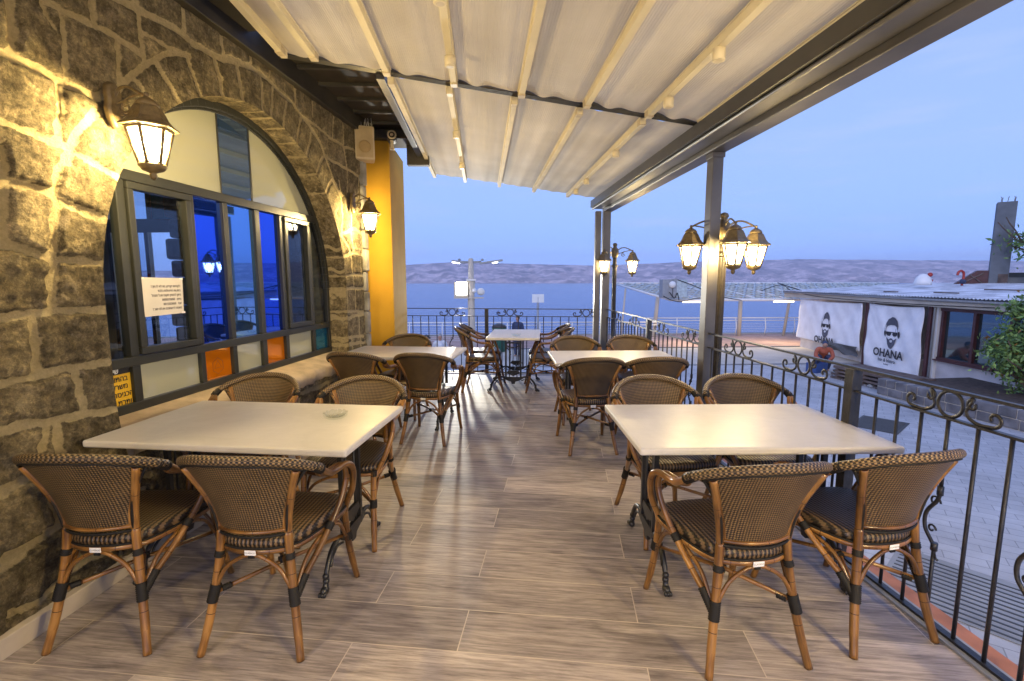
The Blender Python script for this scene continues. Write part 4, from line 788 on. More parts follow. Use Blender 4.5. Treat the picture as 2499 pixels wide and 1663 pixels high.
def lamp_post(x, y, angles, label, ztop=2.0, power=None):
    root = thing("lamp_post", label, "lamp post", (x, y, -1.8), 0)
    b = MB(); r_ = 0.036; seg = 24; H_ = ztop+1.8
    prof = [(0.10, 0), (0.10, 0.04), (0.07, 0.10), (0.055, 0.5), (r_+0.006, 0.56), (r_, 0.6), (r_, H_-0.30), (r_+0.014, H_-0.29), (r_+0.014, H_-0.27), (r_-0.004, H_-0.25), (r_-0.004, H_-0.14)]
    n0 = []
    for (q, z) in prof: n0.append(b.add([((q*(1-0.10*(j % 2)))*math.cos(2*math.pi*j/seg), (q*(1-0.10*(j % 2)))*math.sin(2*math.pi*j/seg), z) for j in range(seg)]))
    for i in range(len(prof)-1):
        for j in range(seg): k = (j+1) % seg; b.face((n0[i]+j, n0[i]+k, n0[i+1]+k, n0[i+1]+j), smooth=False)
    b.build("fluted_pole", M['pole'], root)
    b = MB(); b.lathe([(0.035, H_-0.15), (0.05, H_-0.13), (0.062, H_-0.07), (0.055, H_-0.02), (0.03, H_+0.01), (0.028, H_+0.03), (0.04, H_+0.045), (0.03, H_+0.07), (0.008, H_+0.08)], seg=16); b.build("hub", M['lantern'], root)
    for a in angles:
        q = MB(); ca, sa = math.cos(R(a)), math.sin(R(a)); P = lambda rr, z: (rr*ca, rr*sa, H_+z); L_ = 0.285
        q.tube(cr_pts([P(0.04, -0.04), P(0.10, 0.0), P(0.17, 0.005), P(L_-0.05, -0.02), P(L_, -0.045)], 6), 0.008, 7)
        q.tube(cr_pts([P(0.04, -0.09), P(0.10, -0.075), P(0.17, -0.05), P(L_-0.03, -0.035)], 6), 0.006, 7)
        q.tube([P(0.135+0.036*math.cos(t)*(1-t/12), -0.105+0.036*math.sin(t)*(1-t/12)) for t in np.linspace(1.2, 9.0, 24)], 0.0055, 6)
        q.build("scroll_arm", M['lantern'], root)
        mesh_lantern(root, (L_*ca, L_*sa, H_-0.20), power or POST_LAMP_W)
    return root
lamp_post(2.09, 4.15, (178, 261, 358), "fluted lamp post with three lit lanterns beside the near steel post")
lamp_post(2.085, 7.60, (222, 0), "fluted lamp post with two lit lanterns at the far corner of the terrace")

lamp_post(2.09, -0.85, (178, 90, 270), "added unseen fluted lamp post with three fill lanterns behind the viewer", power=REAR_FILL_W)  # post added out of view as even fill on the wall

# ================================================================ wrought iron railings
def ring(b, x, z, r, t=0.005, n=26): b.tube([(x+r*math.cos(2*math.pi*i/n), 0, z+r*math.sin(2*math.pi*i/n)) for i in range(n)], t, 6, closed=True, flat=(1.0, 1.6))
def scrolls(b, x):
    ring(b, x, 0.988, 0.054)
    for s in (-1, 1):
        P = []
        for t in np.linspace(5.6, 0.2, 12): rr = 0.009+0.0030*(5.6-t); P.append((x+s*(0.092+rr*math.cos(t+1.3)), 0, 1.006+rr*math.sin(t+1.3)))
        Q = []
        for t in np.linspace(0, 5.6, 13): rr = 0.032-0.0042*t; Q.append((x+s*(0.176+rr*math.cos(-math.pi/2+t)), 0, 0.972+rr*math.sin(-math.pi/2+t)))
        b.tube(cr_pts(P + [(x+s*0.068, 0, 0.975), (x+s*0.088, 0, 0.947), (x+s*0.125, 0, 0.936), (x+s*0.155, 0, 0.938)] + Q, 2), 0.0048, 6, flat=(1, 1.6))
def bent(x):
    b = MB()
    b.tube([(x, 0, 0.02), (x, 0, 0.33)], 0.008, 6); b.tube(cr_pts([(x, 0, 0.30), (x+0.005, 0, 0.36), (x+0.05, 0, 0.42), (x+0.052, 0, 0.49), (x+0.01, 0, 0.56), (x, 0, 0.60)], 5), 0.008, 6)
    b.tube([(x, 0, 0.59), (x, 0, 0.925)], 0.008, 6); b.tube([(x, 0, 0.34), (x, 0, 0.375)], 0.013, 8); b.tube([(x, 0, 0.59), (x, 0, 0.63)], 0.012, 8)
    b.tube([(x+0.018-0.026*math.cos(t)*(1-t/9), 0, 0.555+0.026*math.sin(t)*(1-t/9)) for t in np.linspace(0, 6, 18)], 0.0045, 5)
    b.tube([(x+0.020-0.02*math.cos(t)*(1-t/9), 0, 0.43+0.02*math.sin(t)*(1-t/9)) for t in np.linspace(0, 6, 16)], 0.0045, 5)
    b.tube([(x, 0, 0.34), (x-0.012, 0, 0.31), (x-0.022, 0, 0.305)], 0.005, 5); return b
def railing(name_label, loc, rotz, x0, x1, groups, posts, bentx, step=0.1235, phase=0.0, skip=()):
    root = thing("iron_railing", name_label, "railing", loc, rotz, None)
    b = MB(); b.box(x0, -0.012, 1.04, x1, 0.012, 1.052); b.build("top_rail", M['railmat'], root)
    b = MB(); b.box(x0, -0.013, 0.922, x1, 0.013, 0.932); b.build("lower_rail", M['railmat'], root)
    b = MB(); b.box(x0, -0.016, 0.008, x1, 0.016, 0.024); b.build("foot_rail", M['railmat'], root)
    proto = MB().tube([(0, 0, 0.02), (0, 0, 0.925)], 0.0078, 6).mesh("baluster", M['railmat'])
    x = phase; xs = []
    while x < x1: 
        if x > x0: xs.append(x)
        x += step
    for x in xs:
        if any(abs(x-p) < 0.045 for p in posts): continue
        if any(abs(x-g) < step*0.5 for g in bentx): bent(0).build("bent_baluster", M['railmat'], root).location = (x, 0, 0)
        else: o = bpy.data.objects.new("baluster", proto); COL.objects.link(o); o.parent = root; o.location = (x, 0, 0)
    for g in groups: q = MB(); scrolls(q, 0); o = q.build("scroll_ornament", M['railmat'], root); o.location = (g, 0, 0)
    for p in posts: q = MB(); q.box(p-0.028, -0.028, 0, p+0.028, 0.028, 1.04); q.build("rail_post", M['railmat'], root, bev=0.003)
    return root
# side railing: local x runs along +Y
railing("long black iron railing with scrolls along the open side of the terrace", (1.94, 0, 0), R(90), -0.8, 7.42, [1.845, 2.77, 3.53, 4.37, 5.12, 6.06, 6.87, 0.62], [2.375, 5.52, 0.05], [1.845, 1.475, 2.77, 3.53, 4.37, 5.12, 6.06, 6.87], phase=-0.749)
FA = math.atan2(-0.157, 0.9876)
railing("black iron railing with scrolls across the far end of the terrace", (1.85, 7.45, 0), FA+math.pi, 0.02, 4.0, [0.23, 1.43, 2.37, 3.37], [1.81, 3.9], [1.43, 2.37, 3.0], step=0.133, phase=0.10)

# ================================================================ tables
def make_table(L, Wd, label):
    t = thing("cafe_table", label, "table", (0, 0, 0), 0, "white tables with black iron bases")
    b = MB(); b.box(-L/2, -Wd/2, 0.715, L/2, Wd/2, 0.75); o = b.build("tabletop", M['table'], t); 
    bv = o.modifiers.new("bevel", 'BEVEL'); bv.width = 0.011; bv.segments = 3
    for s in (-1, 1):
        x = s*(L/2-0.17); q = MB()
        for y in (-0.10, 0.10): q.box(x-0.012, y-0.012, 0.16, x+0.012, y+0.012, 0.70)
        for y in (-0.05, 0.05): q.tube([(x, y, 0.20), (x, y, 0.68)], 0.006, 6)
        q.box(x-0.02, -0.26, 0.70, x+0.02, 0.26, 0.714)
        q.box(x-0.01, -0.115, 0.655, x+0.01, 0.115, 0.675); q.tube(cr_pts([(x, -0.1, 0.63), (x, -0.05, 0.61), (x, 0, 0.60), (x, 0.05, 0.61), (x, 0.1, 0.63)], 4), 0.008, 6)
        q.prism([(-0.09, 0.25), (-0.07, 0.29), (0.07, 0.29), (0.09, 0.25), (0.05, 0.235), (0, 0.21), (-0.05, 0.235)], -0.009, 0.009, Matrix.Translation((x, 0, 0)) @ Matrix.Rotation(R(90), 4, 'Z'))
        q.prism([(-0.15, 0.19), (-0.11, 0.20), (0.11, 0.20), (0.15, 0.19), (0.09, 0.155), (0.03, 0.135), (0.02, 0.105), (-0.02, 0.105), (-0.03, 0.135), (-0.09, 0.155)], -0.011, 0.011, Matrix.Translation((x, 0, 0)) @ Matrix.Rotation(R(90), 4, 'Z'))
        ped = q.build("pedestal", M['iron'], t)
        for sy in (-1, 1):
            f = MB(); f.tube(cr_pts([(x, sy*0.10, 0.185), (x, sy*0.16, 0.20), (x, sy*0.235, 0.175), (x, sy*0.29, 0.105), (x, sy*0.308, 0.04), (x, sy*0.325, 0.022)], 5), [0.013]*20+[0.015]*3+[0.019]*3, 8)
            f.tube(cr_pts([(x, sy*0.11, 0.15), (x, sy*0.17, 0.165), (x, sy*0.225, 0.14), (x, sy*0.25, 0.10)], 4), 0.007, 6)
            f.ball((x, sy*0.318, 0.022), 0.024, 10, 7, (0.8, 1.15, 0.92))
            for k in (-1, 0, 1): f.ball((x+k*0.012, sy*0.345, 0.014), 0.011, 7, 5, (0.8, 1.2, 1.15))
            for k in (0.06, 0.085): f.ball((x, sy*(0.302), k), 0.017, 8, 5)
            f.build("foot", M['iron'], ped)
    b = MB(); b.tube([(-L/2+0.17, 0, 0.245), (L/2-0.17, 0, 0.245)], 0.008, 6); b.build("cross_bar", M['iron'], t)
    return t
tabs = [(1.30, 0.78, (-1.187, 2.592), -9.5, "white table at the stone wall with a glass ashtray on it, nearest on that side"),
        (1.21, 0.78, (1.322, 2.41), -2.5, "white table beside the side railing, nearest to the viewer on that side"),
        (1.20, 0.77, (-0.835, 5.13), -9.5, "white table at the stone wall next to the ochre pillar"),
        (1.22, 0.78, (1.285, 4.67), -2.0, "white table beside the steel post with three lanterns"),
        (1.13, 0.71, (0.455, 6.80), 83.0, "small far table at the end railing with a glass ashtray, end-on to the viewer")]
for L, Wd, (x, y), a, l in tabs:
    t = make_table(L, Wd, l); t.location = (x, y, 0); t.rotation_euler = (0, 0, R(a))
def ashtray(x, y, label):
    b = MB(); n = 40
    prof = [(0.030, 0.0015), (0.048, 0.0015), (0.060, 0.012), (0.066, 0.030), (0.058, 0.031), (0.047, 0.012), (0.020, 0.009), (0.001, 0.009)]
    rings = []
    for r, z in prof: rings.append(b.add([((r*(1+0.035*math.cos(12*2*math.pi*j/n)*(1 if z > 0.01 else 0.3)))*math.cos(2*math.pi*j/n), (r*(1+0.035*math.cos(12*2*math.pi*j/n)*(1 if z > 0.01 else 0.3)))*math.sin(2*math.pi*j/n), z+(0.004*math.cos(12*2*math.pi*j/n) if z > 0.025 else 0)) for j in range(n)]))
    for i in range(len(prof)-1):
        for j in range(n): k = (j+1) % n; b.face((rings[i]+j, rings[i]+k, rings[i+1]+k, rings[i+1]+j), smooth=False)
    b.face([rings[0]+j for j in range(n)][::-1]); b.face([rings[-1]+j for j in range(n)])
    o = b.build("glass_ashtray", M['crystal']); o.location = (x, y, 0.7502); tag(o, label, "ashtray", "cut glass ashtrays on the tables"); return o
ashtray(-0.81, 2.63, "round cut glass ashtray on the near table by the stone wall")
ashtray(0.45, 6.45, "round cut glass ashtray on the small far table")

# ================================================================ rattan chairs
def make_chair(label):
    c = thing("rattan_chair", label, "chair", (0, 0, 0), 0, "rattan armchairs around the terrace tables")
    def arc_rim(u):   # u in -1..1 along the bent top of the back
        a = abs(u); x = 0.277*math.sin(u*1.30)/math.sin(1.30); k = (1-math.cos(u*1.30))/(1-math.cos(1.30))
        return Vector((x, -0.345+0.185*k, 0.853-0.092*k**1.15))
    # seat cushion (woven over a frame)
    out = cr_pts([(0.0, 0.245, 0), (0.13, 0.24, 0), (0.215, 0.20, 0), (0.225, 0.10, 0), (0.20, -0.04, 0), (0.158, -0.15, 0), (0.08, -0.195, 0), (0, -0.203, 0), (-0.08, -0.195, 0), (-0.158, -0.15, 0), (-0.20, -0.04, 0), (-0.225, 0.10, 0), (-0.215, 0.20, 0), (-0.13, 0.24, 0)], 4, True)
    b = MB(); ring_ = []; n = len(out)
    for sc, z in ((0.93, 0.430), (1.0, 0.436), (1.015, 0.452), (0.99, 0.468), (0.93, 0.476), (0.7, 0.479), (0.4, 0.477), (0.02, 0.475)):
        ring_.append(b.add([(p.x*sc, p.y*sc, z) for p in out]))
    V = b.v
    for i in range(len(ring_)-1):
        for j in range(n):
            k = (j+1) % n; q = (ring_[i]+j, ring_[i]+k, ring_[i+1]+k, ring_[i+1]+j)
            side = i < 3
            b.face(q, [((0.012*math.floor(0)+V[t][0]), (V[t][1]+(V[t][2] if side else 0))) for t in q])
    b.face([ring_[0]+j for j in range(n)][::-1]); b.build("seat", M['weave_seat'], c)
    fr = MB(); fr.tube([(p.x*0.985, p.y*0.985, 0.420) for p in out], 0.0125, 8, closed=True); fr.build("seat_frame", M['bamboo'], c)
    # back panel
    b = MB(); NU, NV = 18, 12
    for j in range(NV+1):
        v = j/NV
        for i in range(NU+1):
            u = -1+2*i/NU; uu = u*0.80
            top = arc_rim(uu); top = top + Vector((0, 0.006, -0.012)); hb = 0.138
            bot = Vector((hb*u, -0.178-0.040*(1-u*u), 0.500))
            bow = 0.012*math.sin(math.pi*v)*(1-u*u)
            p = bot.lerp(top, v); e = -0.028*math.sin(math.pi*v)*(abs(u)**2)*math.copysign(1, u); p.x += e; p.y += bow
            b.v.append((p.x, p.y, p.z))
    for j in range(NV):
        for i in range(NU):
            q = (j*(NU+1)+i, j*(NU+1)+i+1, (j+1)*(NU+1)+i+1, (j+1)*(NU+1)+i); b.face(q, [(b.v[t][0], b.v[t][2]*1.03) for t in q])
    o = b.build("backrest", M['weave'], c); so = o.modifiers.new("solid", 'SOLIDIFY'); so.thickness = 0.007; so.offset = 0
    edgeL = [Vector(b.v[j*(NU+1)]) for j in range(NV+1)]; edgeR = [Vector(b.v[j*(NU+1)+NU]) for j in range(NV+1)]; edgeB = [Vector(b.v[i]) for i in range(NU+1)]
    pp = MB(); off = Vector((0, -0.010, 0))
    pp.tube([p+off+Vector((-0.004, 0, 0)) for p in edgeL[::-1]]+[p+off+Vector((0, 0, -0.006)) for p in edgeB]+[p+off+Vector((0.004, 0, 0)) for p in edgeR], 0.0062, 6); pp.tube([arc_rim(u)+Vector((0, -0.006, -0.020)) for u in np.linspace(-0.82, 0.82, 22)], 0.0045, 6)
    pp.tube([(p.x*1.0, p.y*1.0, 0.434) for p in [q*1.012 for q in out]], 0.0052, 6, closed=True)
    pp.build("piping", M['binding'], c)
    fb = MB(); fb.tube([p+Vector((0, -0.006, 0.012)) for p in edgeB], 0.0105, 8, flat=(1, 0.8)); fb.tube([edgeL[j]+Vector((0.012, -0.005, 0)) for j in range(0, NV)], 0.0085, 7); fb.tube([edgeR[j]+Vector((-0.012, -0.005, 0)) for j in range(0, NV)], 0.0085, 7); fb.build("back_frame", M['bamboo'], c)
    # woven top rail
    b = MB(); b.tube([arc_rim(u) for u in np.linspace(-1.0, 1.0, 40)], 0.0185, 12); b.build("top_rail", M['weave_rim'], c)
    for s in (-1, 1):
        f = lambda x, y, z: (s*x, y, z)
        b = MB(); b.tube(cr_pts([f(0.207, -0.262, 0), f(0.185, -0.232, 0.12), f(0.165, -0.207, 0.25), f(0.147, -0.186, 0.40), f(0.140, -0.178, 0.50)], 5), [0.0155]*4+[0.017]*17, 10)
        b.tube(cr_pts([f(0.140, -0.178, 0.49), f(0.150, -0.184, 0.57), f(0.178, -0.205, 0.67), f(0.222, -0.243, 0.785)], 5), 0.0155, 10); b.build("rear_leg", M['bamboo'], c)
        b = MB(); b.tube(cr_pts([f(0.222, 0.292, 0), f(0.212, 0.262, 0.12), f(0.205, 0.236, 0.25), f(0.202, 0.212, 0.43)], 5), [0.0145]*4+[0.0165]*12, 10); b.build("front_leg", M['bamboo'], c)
        b = MB(); st = arc_rim(0.985)
        A = [f(st.x, st.y, st.z), f(0.276, -0.11, 0.722), f(0.262, -0.03, 0.686), f(0.262, 0.03, 0.678), f(0.275, 0.085, 0.680), f(0.288, 0.118, 0.660), f(0.286, 0.142, 0.610), f(0.262, 0.175, 0.52), f(0.225, 0.190, 0.44), f(0.212, 0.205, 0.40)]
        b.tube(cr_pts(A, 5), 0.0145, 10)
        A = [f(st.x-0.012, st.y+0.02, st.z-0.012), f(0.246, -0.11, 0.716), f(0.236, -0.03, 0.684), f(0.236, 0.03, 0.678), f(0.250, 0.080, 0.678), f(0.264, 0.100, 0.655), f(0.266, 0.105, 0.600), f(0.256, 0.075, 0.53), f(0.236, 0.02, 0.45), f(0.205, -0.08, 0.35), f(0.174, -0.185, 0.265)]
        b.tube(cr_pts(A, 5), 0.0130, 10); b.build("armrest", M['bamboo'], c)
    b = MB(); b.tube([(-0.200, 0.232, 0.255), (0.0, 0.02, 0.262), (0.160, -0.202, 0.250)], 0.0095, 8); b.tube([(0.200, 0.232, 0.262), (0.0, 0.02, 0.248), (-0.160, -0.202, 0.242)], 0.0095, 8); b.build("cross_stretcher", M['bamboo'], c)
    br = MB()
    def arch(p0, p1, top, r=0.0085):
        p0 = Vector(p0); p1 = Vector(p1); top = Vector(top)
        for q in (p0, p1): m1 = q.lerp(top, 0.30)+Vector((0, 0, 0.045)); m2 = q.lerp(top, 0.72)+Vector((0, 0, 0.030)); br.tube(cr_pts([q, m1, m2, top], 5), r, 7)
    arch((-0.160, -0.208, 0.262), (0.160, -0.208, 0.262), (0, -0.200, 0.405)); arch((-0.203, 0.236, 0.262), (0.203, 0.236, 0.262), (0, 0.235, 0.405))
    for s in (-1, 1): arch((s*0.170, -0.19, 0.265), (s*0.203, 0.215, 0.262), (s*0.207, 0.03, 0.405))
    br.build("curved_brace", M['bamboo'], c)
    def wrap(p0, p1, r):
        bd = MB()
        p0 = Vector(p0); p1 = Vector(p1); k = max(3, int((p1-p0).length/0.0075)); P = [p0.lerp(p1, i/(2*k)) for i in range(2*k+1)]
        bd.tube(P, [r*(1.03 if i % 2 else 0.90) for i in range(2*k+1)], 10); bd.build('binding', M['binding'], c)
    for s in (-1, 1):
        wrap((s*0.174, -0.218, 0.205), (s*0.161, -0.202, 0.275), 0.0215); wrap((s*0.172, -0.205, 0.235), (s*0.188, -0.150, 0.300), 0.018)
        wrap((s*0.150, -0.189, 0.385), (s*0.145, -0.184, 0.412), 0.0195); wrap((s*0.208, 0.243, 0.232), (s*0.205, 0.235, 0.278), 0.0205)
        wrap((s*0.204, 0.214, 0.405), (s*0.203, 0.210, 0.435), 0.019); wrap((s*0.232, 0.012, 0.440), (s*0.225, -0.012, 0.417), 0.0185)
        wrap((s*0.150, -0.188, 0.245), (s*0.128, -0.160, 0.246), 0.0135)
        a_ = arc_rim(s*0.90); b_ = arc_rim(s*1.0); wrap(a_, b_+Vector((0, 0.012, -0.012)), 0.0208)
    bd = MB(); bd.tube([(-0.014, 0.005, 0.255), (0.014, 0.035, 0.255)], 0.0165, 8); bd.build("binding", M['binding'], c); bd = MB(); bd.box(-0.012, -0.213, 0.396, 0.012, -0.190, 0.41); bd.build("binding", M['binding'], c)
    lt = MB(); lt.box(-0.023, -0.2175, 0.411, 0.023, -0.2150, 0.432); tg = lt.build("name_tag", M['whiteink'], c, bev=0.001)
    text_mesh("CLASSICO", 0.0095, M['ink'], tg, Matrix.Translation((0, -0.2178, 0.4185)) @ Matrix.Rotation(R(90), 4, 'X'), "tag_lettering", extrude=0.0001)
    return c
proto = make_chair("")
chairs = [
 (-1.548, 2.135, -4, "front rattan chair closest to the stone wall, seen from behind"),
 (-0.905, 2.075, -7, "front rattan chair on the stone wall side, by the aisle, seen from behind"),
 (1.032, 1.880, 4, "front rattan chair by the aisle on the railing side, seen from behind"),
 (1.632, 1.960, 9, "front rattan chair closest to the side railing, seen from behind"),
 (-1.500, 3.020, 174, "rattan chair facing us across the ashtray table, by the arched window"),
 (-0.790, 2.880, 172, "rattan chair facing us across the ashtray table, by the aisle"),
 (1.110, 2.790, 183, "rattan chair facing us behind the near railing-side table, by the aisle"),
 (1.700, 2.790, 178, "rattan chair facing us behind the near railing-side table, by the railing"),
 (-1.130, 4.640, -14, "rattan chair seen from behind at the pillar table, by the window sill"),
 (-0.505, 4.560, -12, "rattan chair seen from behind at the pillar table, by the aisle"),
 (-0.905, 5.430, 170, "rattan chair facing us in front of the ochre pillar"),
 (0.940, 4.215, 1, "rattan chair seen from behind at the steel post table, by the aisle"),
 (1.500, 4.215, -1, "rattan chair seen from behind at the steel post table, beside the steel post"),
 (1.040, 5.125, 182, "rattan chair facing us at the steel post table, by the aisle"),
 (1.670, 5.130, 180, "rattan chair facing us at the steel post table, by the railing"),
 (-0.030, 6.560, -88, "rattan chair in profile at the small far table, pillar side, nearer one"),
 (0.010, 7.130, -84, "rattan chair in profile at the small far table, pillar side, behind the other"),
 (0.880, 6.470, 84, "rattan chair in profile at the small far table, steel post side, nearer one"),
 (0.930, 7.040, 80, "rattan chair in profile at the small far table, steel post side, behind the other"),
]
for i, (x, y, a, l) in enumerate(chairs):
    o = proto if i == 0 else copy_tree(proto)
    o['label'] = l; o.location = (x, y, 0); o.rotation_euler = (0, 0, R(a))
# ================================================================ street, promenade, lake, hills
G = -1.8
def sheet(name, x0, y0, x1, y1, z, mat, kind='structure'):
    b = MB(); k = b.add([(x0, y0, z), (x1, y0, z), (x1, y1, z), (x0, y1, z)]); b.face((k, k+1, k+2, k+3), smooth=False); o = b.build(name, mat); o['kind'] = kind; return o
sheet("street", -60, -30, 90, 18.2, G, M['street'])
sheet("pavement", -60, 18.2, 90, 22.9, G+0.03, M['pale']); b = MB(); b.box(-60, 18.05, G-0.1, 90, 18.2, G+0.03); struct(b.build("street_kerb", M['concrete']))
sheet("promenade", -60, 22.9, 90, 28.2, G+0.05, M['pink']); b = MB(); b.box(-60, 22.7, G-0.1, 90, 22.9, G+0.05); struct(b.build("promenade_kerb", M['darksteel']))
b = MB(); b.box(-60, 28.2, -13, 90, 28.6, G+0.10); struct(b.build("quay_wall", M['concrete']))
sheet("lake", -4000, 28.6, 6000, 2000, -12.0, M['water'])
# darker drain covers in the paving
for (x, y, w_, h_, l) in ((9.1, 10.25, 0.62, 0.45, "dark square drain cover in the grey street paving"), (5.05, 4.48, 0.62, 0.62, "ribbed grey drain cover close below the terrace edge")):
    t_ = thing("drain_cover", l, "drain cover", (x, y, G), R(38)); q = MB(); q.box(-w_, -h_, 0.001, w_, h_, 0.012); q.build("plate", M['concrete'] if y < 8 else M['darksteel'], t_, bev=0.004)
    q = MB(); 
    for i in range(12): q.box(-w_+0.05+i*(2*w_-0.1)/12, -h_+0.05, 0.012, -w_+0.075+i*(2*w_-0.1)/12, h_-0.05, 0.016)
    q.build("ribs", M['darksteel'], t_)
def hills():
    nx, ny = 620, 70; x = np.linspace(-2600, 5200, nx); y = np.linspace(1300, 3600, ny); X, Y = np.meshgrid(x, y)
    ang = (X/Y); ridge_px = np.interp(ang, [-0.55, -0.24, -0.15, -0.06, 0.0, 0.10, 0.24, 0.33, 0.42, 0.55, 0.67, 0.8, 1.0, 1.25, 1.6], [20, 24, 34, 40, 39, 36, 33, 37, 42, 45, 49, 48, 47, 46, 44])
    rid = ridge_px/1110*3300*(1.0+0.03*(fbm(X, Y, 0.004, 4, 5)-0.5))
    t = np.clip((Y-1300)/2000, 0, 1); prof = np.where(t < 0.25, t*0.9, 0.225+0.775*np.clip((t-0.25)/0.60, 0, 1)**0.9)
    gul = 1-np.abs(2*fbm(X+0.25*Y, Y*0.22, 0.0062, 5, 11, 0.58)-1); gul2 = 1-np.abs(2*fbm(X-0.3*Y, Y*0.28, 0.014, 4, 33, 0.6)-1)
    Z = -12.5 + (rid+14)*prof - (gul*0.62+gul2*0.30)*92*np.sin(np.pi*np.clip(t, 0, 1))**0.8*(t < 0.98) + (fbm(X, Y, 0.02, 3, 71)-0.5)*9*t
    Z = np.minimum(Z, rid*1.0+1.5)
    V = np.stack([X.ravel(), Y.ravel(), Z.ravel()], 1); I = np.arange(nx*ny).reshape(ny, nx)
    F = np.stack([I[:-1, :-1].ravel(), I[:-1, 1:].ravel(), I[1:, 1:].ravel(), I[1:, :-1].ravel()], 1)
    me = bpy.data.meshes.new("hills"); me.from_pydata(V.tolist(), [], F.tolist()); me.polygons.foreach_set('use_smooth', np.ones(len(F), bool)); me.materials.append(M['hills']); me.update()
    o = bpy.data.objects.new("hills", me); COL.objects.link(o); struct(o)
hills()
bu = thing("lake_buoy", "tiny dark buoy floating on the lake", "buoy", (6.3, 199, -12.0)); MB().lathe([(0.5, -0.4), (0.8, 0.0), (0.75, 0.25), (0.2, 0.4), (0.1, 1.1), (0.03, 1.15)], seg=12).build("float", M['navy'], bu)

# ---- promenade railing (posts, two pale top rails, thin wires)
def prom_rail(label, x0, x1, y0, y1, pitch=1.7):
    L = math.hypot(x1-x0, y1-y0); a = math.atan2(y1-y0, x1-x0); t_ = thing("promenade_railing", label, "railing", (x0, y0, G+0.05), a)
    q = MB(); q.tube([(0, 0, 1.05), (L, 0, 1.05)], 0.035, 6); q.tube([(0, 0.0, 0.90), (L, 0.0, 0.90)], 0.022, 6); q.build("top_rail", M['white'], t_)
    q = MB()
    for k in range(7): q.tube([(0, 0, 0.12+0.10*k), (L, 0, 0.12+0.10*k)], 0.006, 4)
    q.build("wire", M['white'], t_); n = int(L/pitch)
    for i in range(n+1):
        q = MB(); q.tube([(i*pitch, 0, 0), (i*pitch+0.0, -0.12, 0.5), (i*pitch, 0, 1.03)], 0.028, 6, flat=(0.5, 1)); q.build("rail_post", M['white'], t_)
prom_rail("pale wire railing of the promenade, in front of the lake beyond the small table", -14, 9.2, 25.6, 24.9)
prom_rail("pale wire railing of the promenade under the open steel canopy", 9.6, 26.0, 27.6, 27.1, 1.75)

# ---- open steel canopy over the promenade
def prom_canopy():
    t_ = thing("promenade_canopy", "white steel canopy with a wavy lattice roof over the promenade", "canopy")
    y0, y1, z0, z1, x0, x1 = 24.0, 30.0, 0.50, 1.30, 9.5, 27.0
    def P(x, v): return (x + (-1.3*v if x < 11 else 0), y0+(y1-y0)*v, z0+(z1-z0)*v)
    q = MB(); q.tube([P(x0, 0), P(x1, 0)], 0.075, 6); q.tube([P(x0, 1), P(x1, 1)], 0.07, 6); q.tube([P(x0, 0), (9.5-1.3, y1, z1)], 0.06, 6)
    for i in range(1, 11): x = x0+1.6*i; q.tube([(x, y0, z0), (x-0.5, y1, z1)], 0.035, 5)
    q.build("roof_frame", M['white'], t_)
    q = MB()
    for k in range(19):
        v = (k+0.5)/19; pts = [(x0-1.3*v+(x1-x0)*i/90, y0+(y1-y0)*(v+0.035*math.sin(i*1.1+k*1.7)), z0+(z1-z0)*v+0.06*math.sin(i*1.1+k*1.7)) for i in range(91)]
        q.tube(pts, 0.036, 4)
    q.build("wavy_lattice", M['tealgrey'], t_)
    for (x, y, xb, yb, r_) in ((15.0, 27.3, 15.0, 27.3, 0.115), (17.95, 27.2, 17.65, 27.2, 0.08), (10.1, 27.3, 9.9, 27.3, 0.11), (8.35, 27.9, 8.15, 27.9, 0.05), (21.5, 27.3, 21.3, 27.2, 0.1)):
        v = (y-y0)/(y1-y0); q = MB(); q.tube([(xb, yb, G+0.05), (x, y, z0+(z1-z0)*v)], r_, 10); q.build("column", M['pale'], t_)
    return t_
M['tealgrey'] = simple("pale_teal_steel", (0.42, 0.50, 0.52), 0.5, var=0.2)
prom_canopy()
for (x0, x1, l) in ((10.15, 11.15, "lit tube lamp under the left part of the promenade canopy"), (14.95, 16.0, "lit tube lamp under the canopy close to the banner building")):
    t_ = thing("tube_lamp", l, "lamp", (x0, 24.0, 0.36), 0, "tube lamps under the promenade canopy"); MB().box(0, -0.05, 0.0, x1-x0, 0.05, 0.08).build("tube", M['tube_lit'], t_, bev=0.01); MB().box(-0.02, -0.06, 0.082, x1-x0+0.02, 0.06, 0.12).build("holder", M['white'], t_)
    L = bpy.data.lights.new("tube_light", 'AREA'); L.shape = 'RECTANGLE'; L.size = 1.0; L.size_y = 0.1; L.energy = 90; L.color = (1, 0.80, 0.52); o = bpy.data.objects.new("tube_light", L); COL.objects.link(o); o.parent = t_; o.location = ((x1-x0)/2, -0.02, -0.02)
eb = thing("equipment_box", "pale metal equipment boxes with loose cables on the canopy edge", "box", (9.5, 23.6, 0.62))
MB().box(-0.62, -0.15, 0.0, -0.12, 0.35, 0.92).build("left_box", M['grey'], eb, bev=0.02); MB().box(0.08, -0.15, 0.02, 0.62, 0.30, 0.90).build("right_box", M['tealgrey'], eb, bev=0.02)
q = MB(); q.ball((-0.16, -0.2, 0.66), 0.17, 12, 8); q.build("round_dish", M['white'], eb); MB().box(-0.10, -0.17, 0.02, 0.07, 0.1, 0.95).build("middle_post", M['grey'], eb)
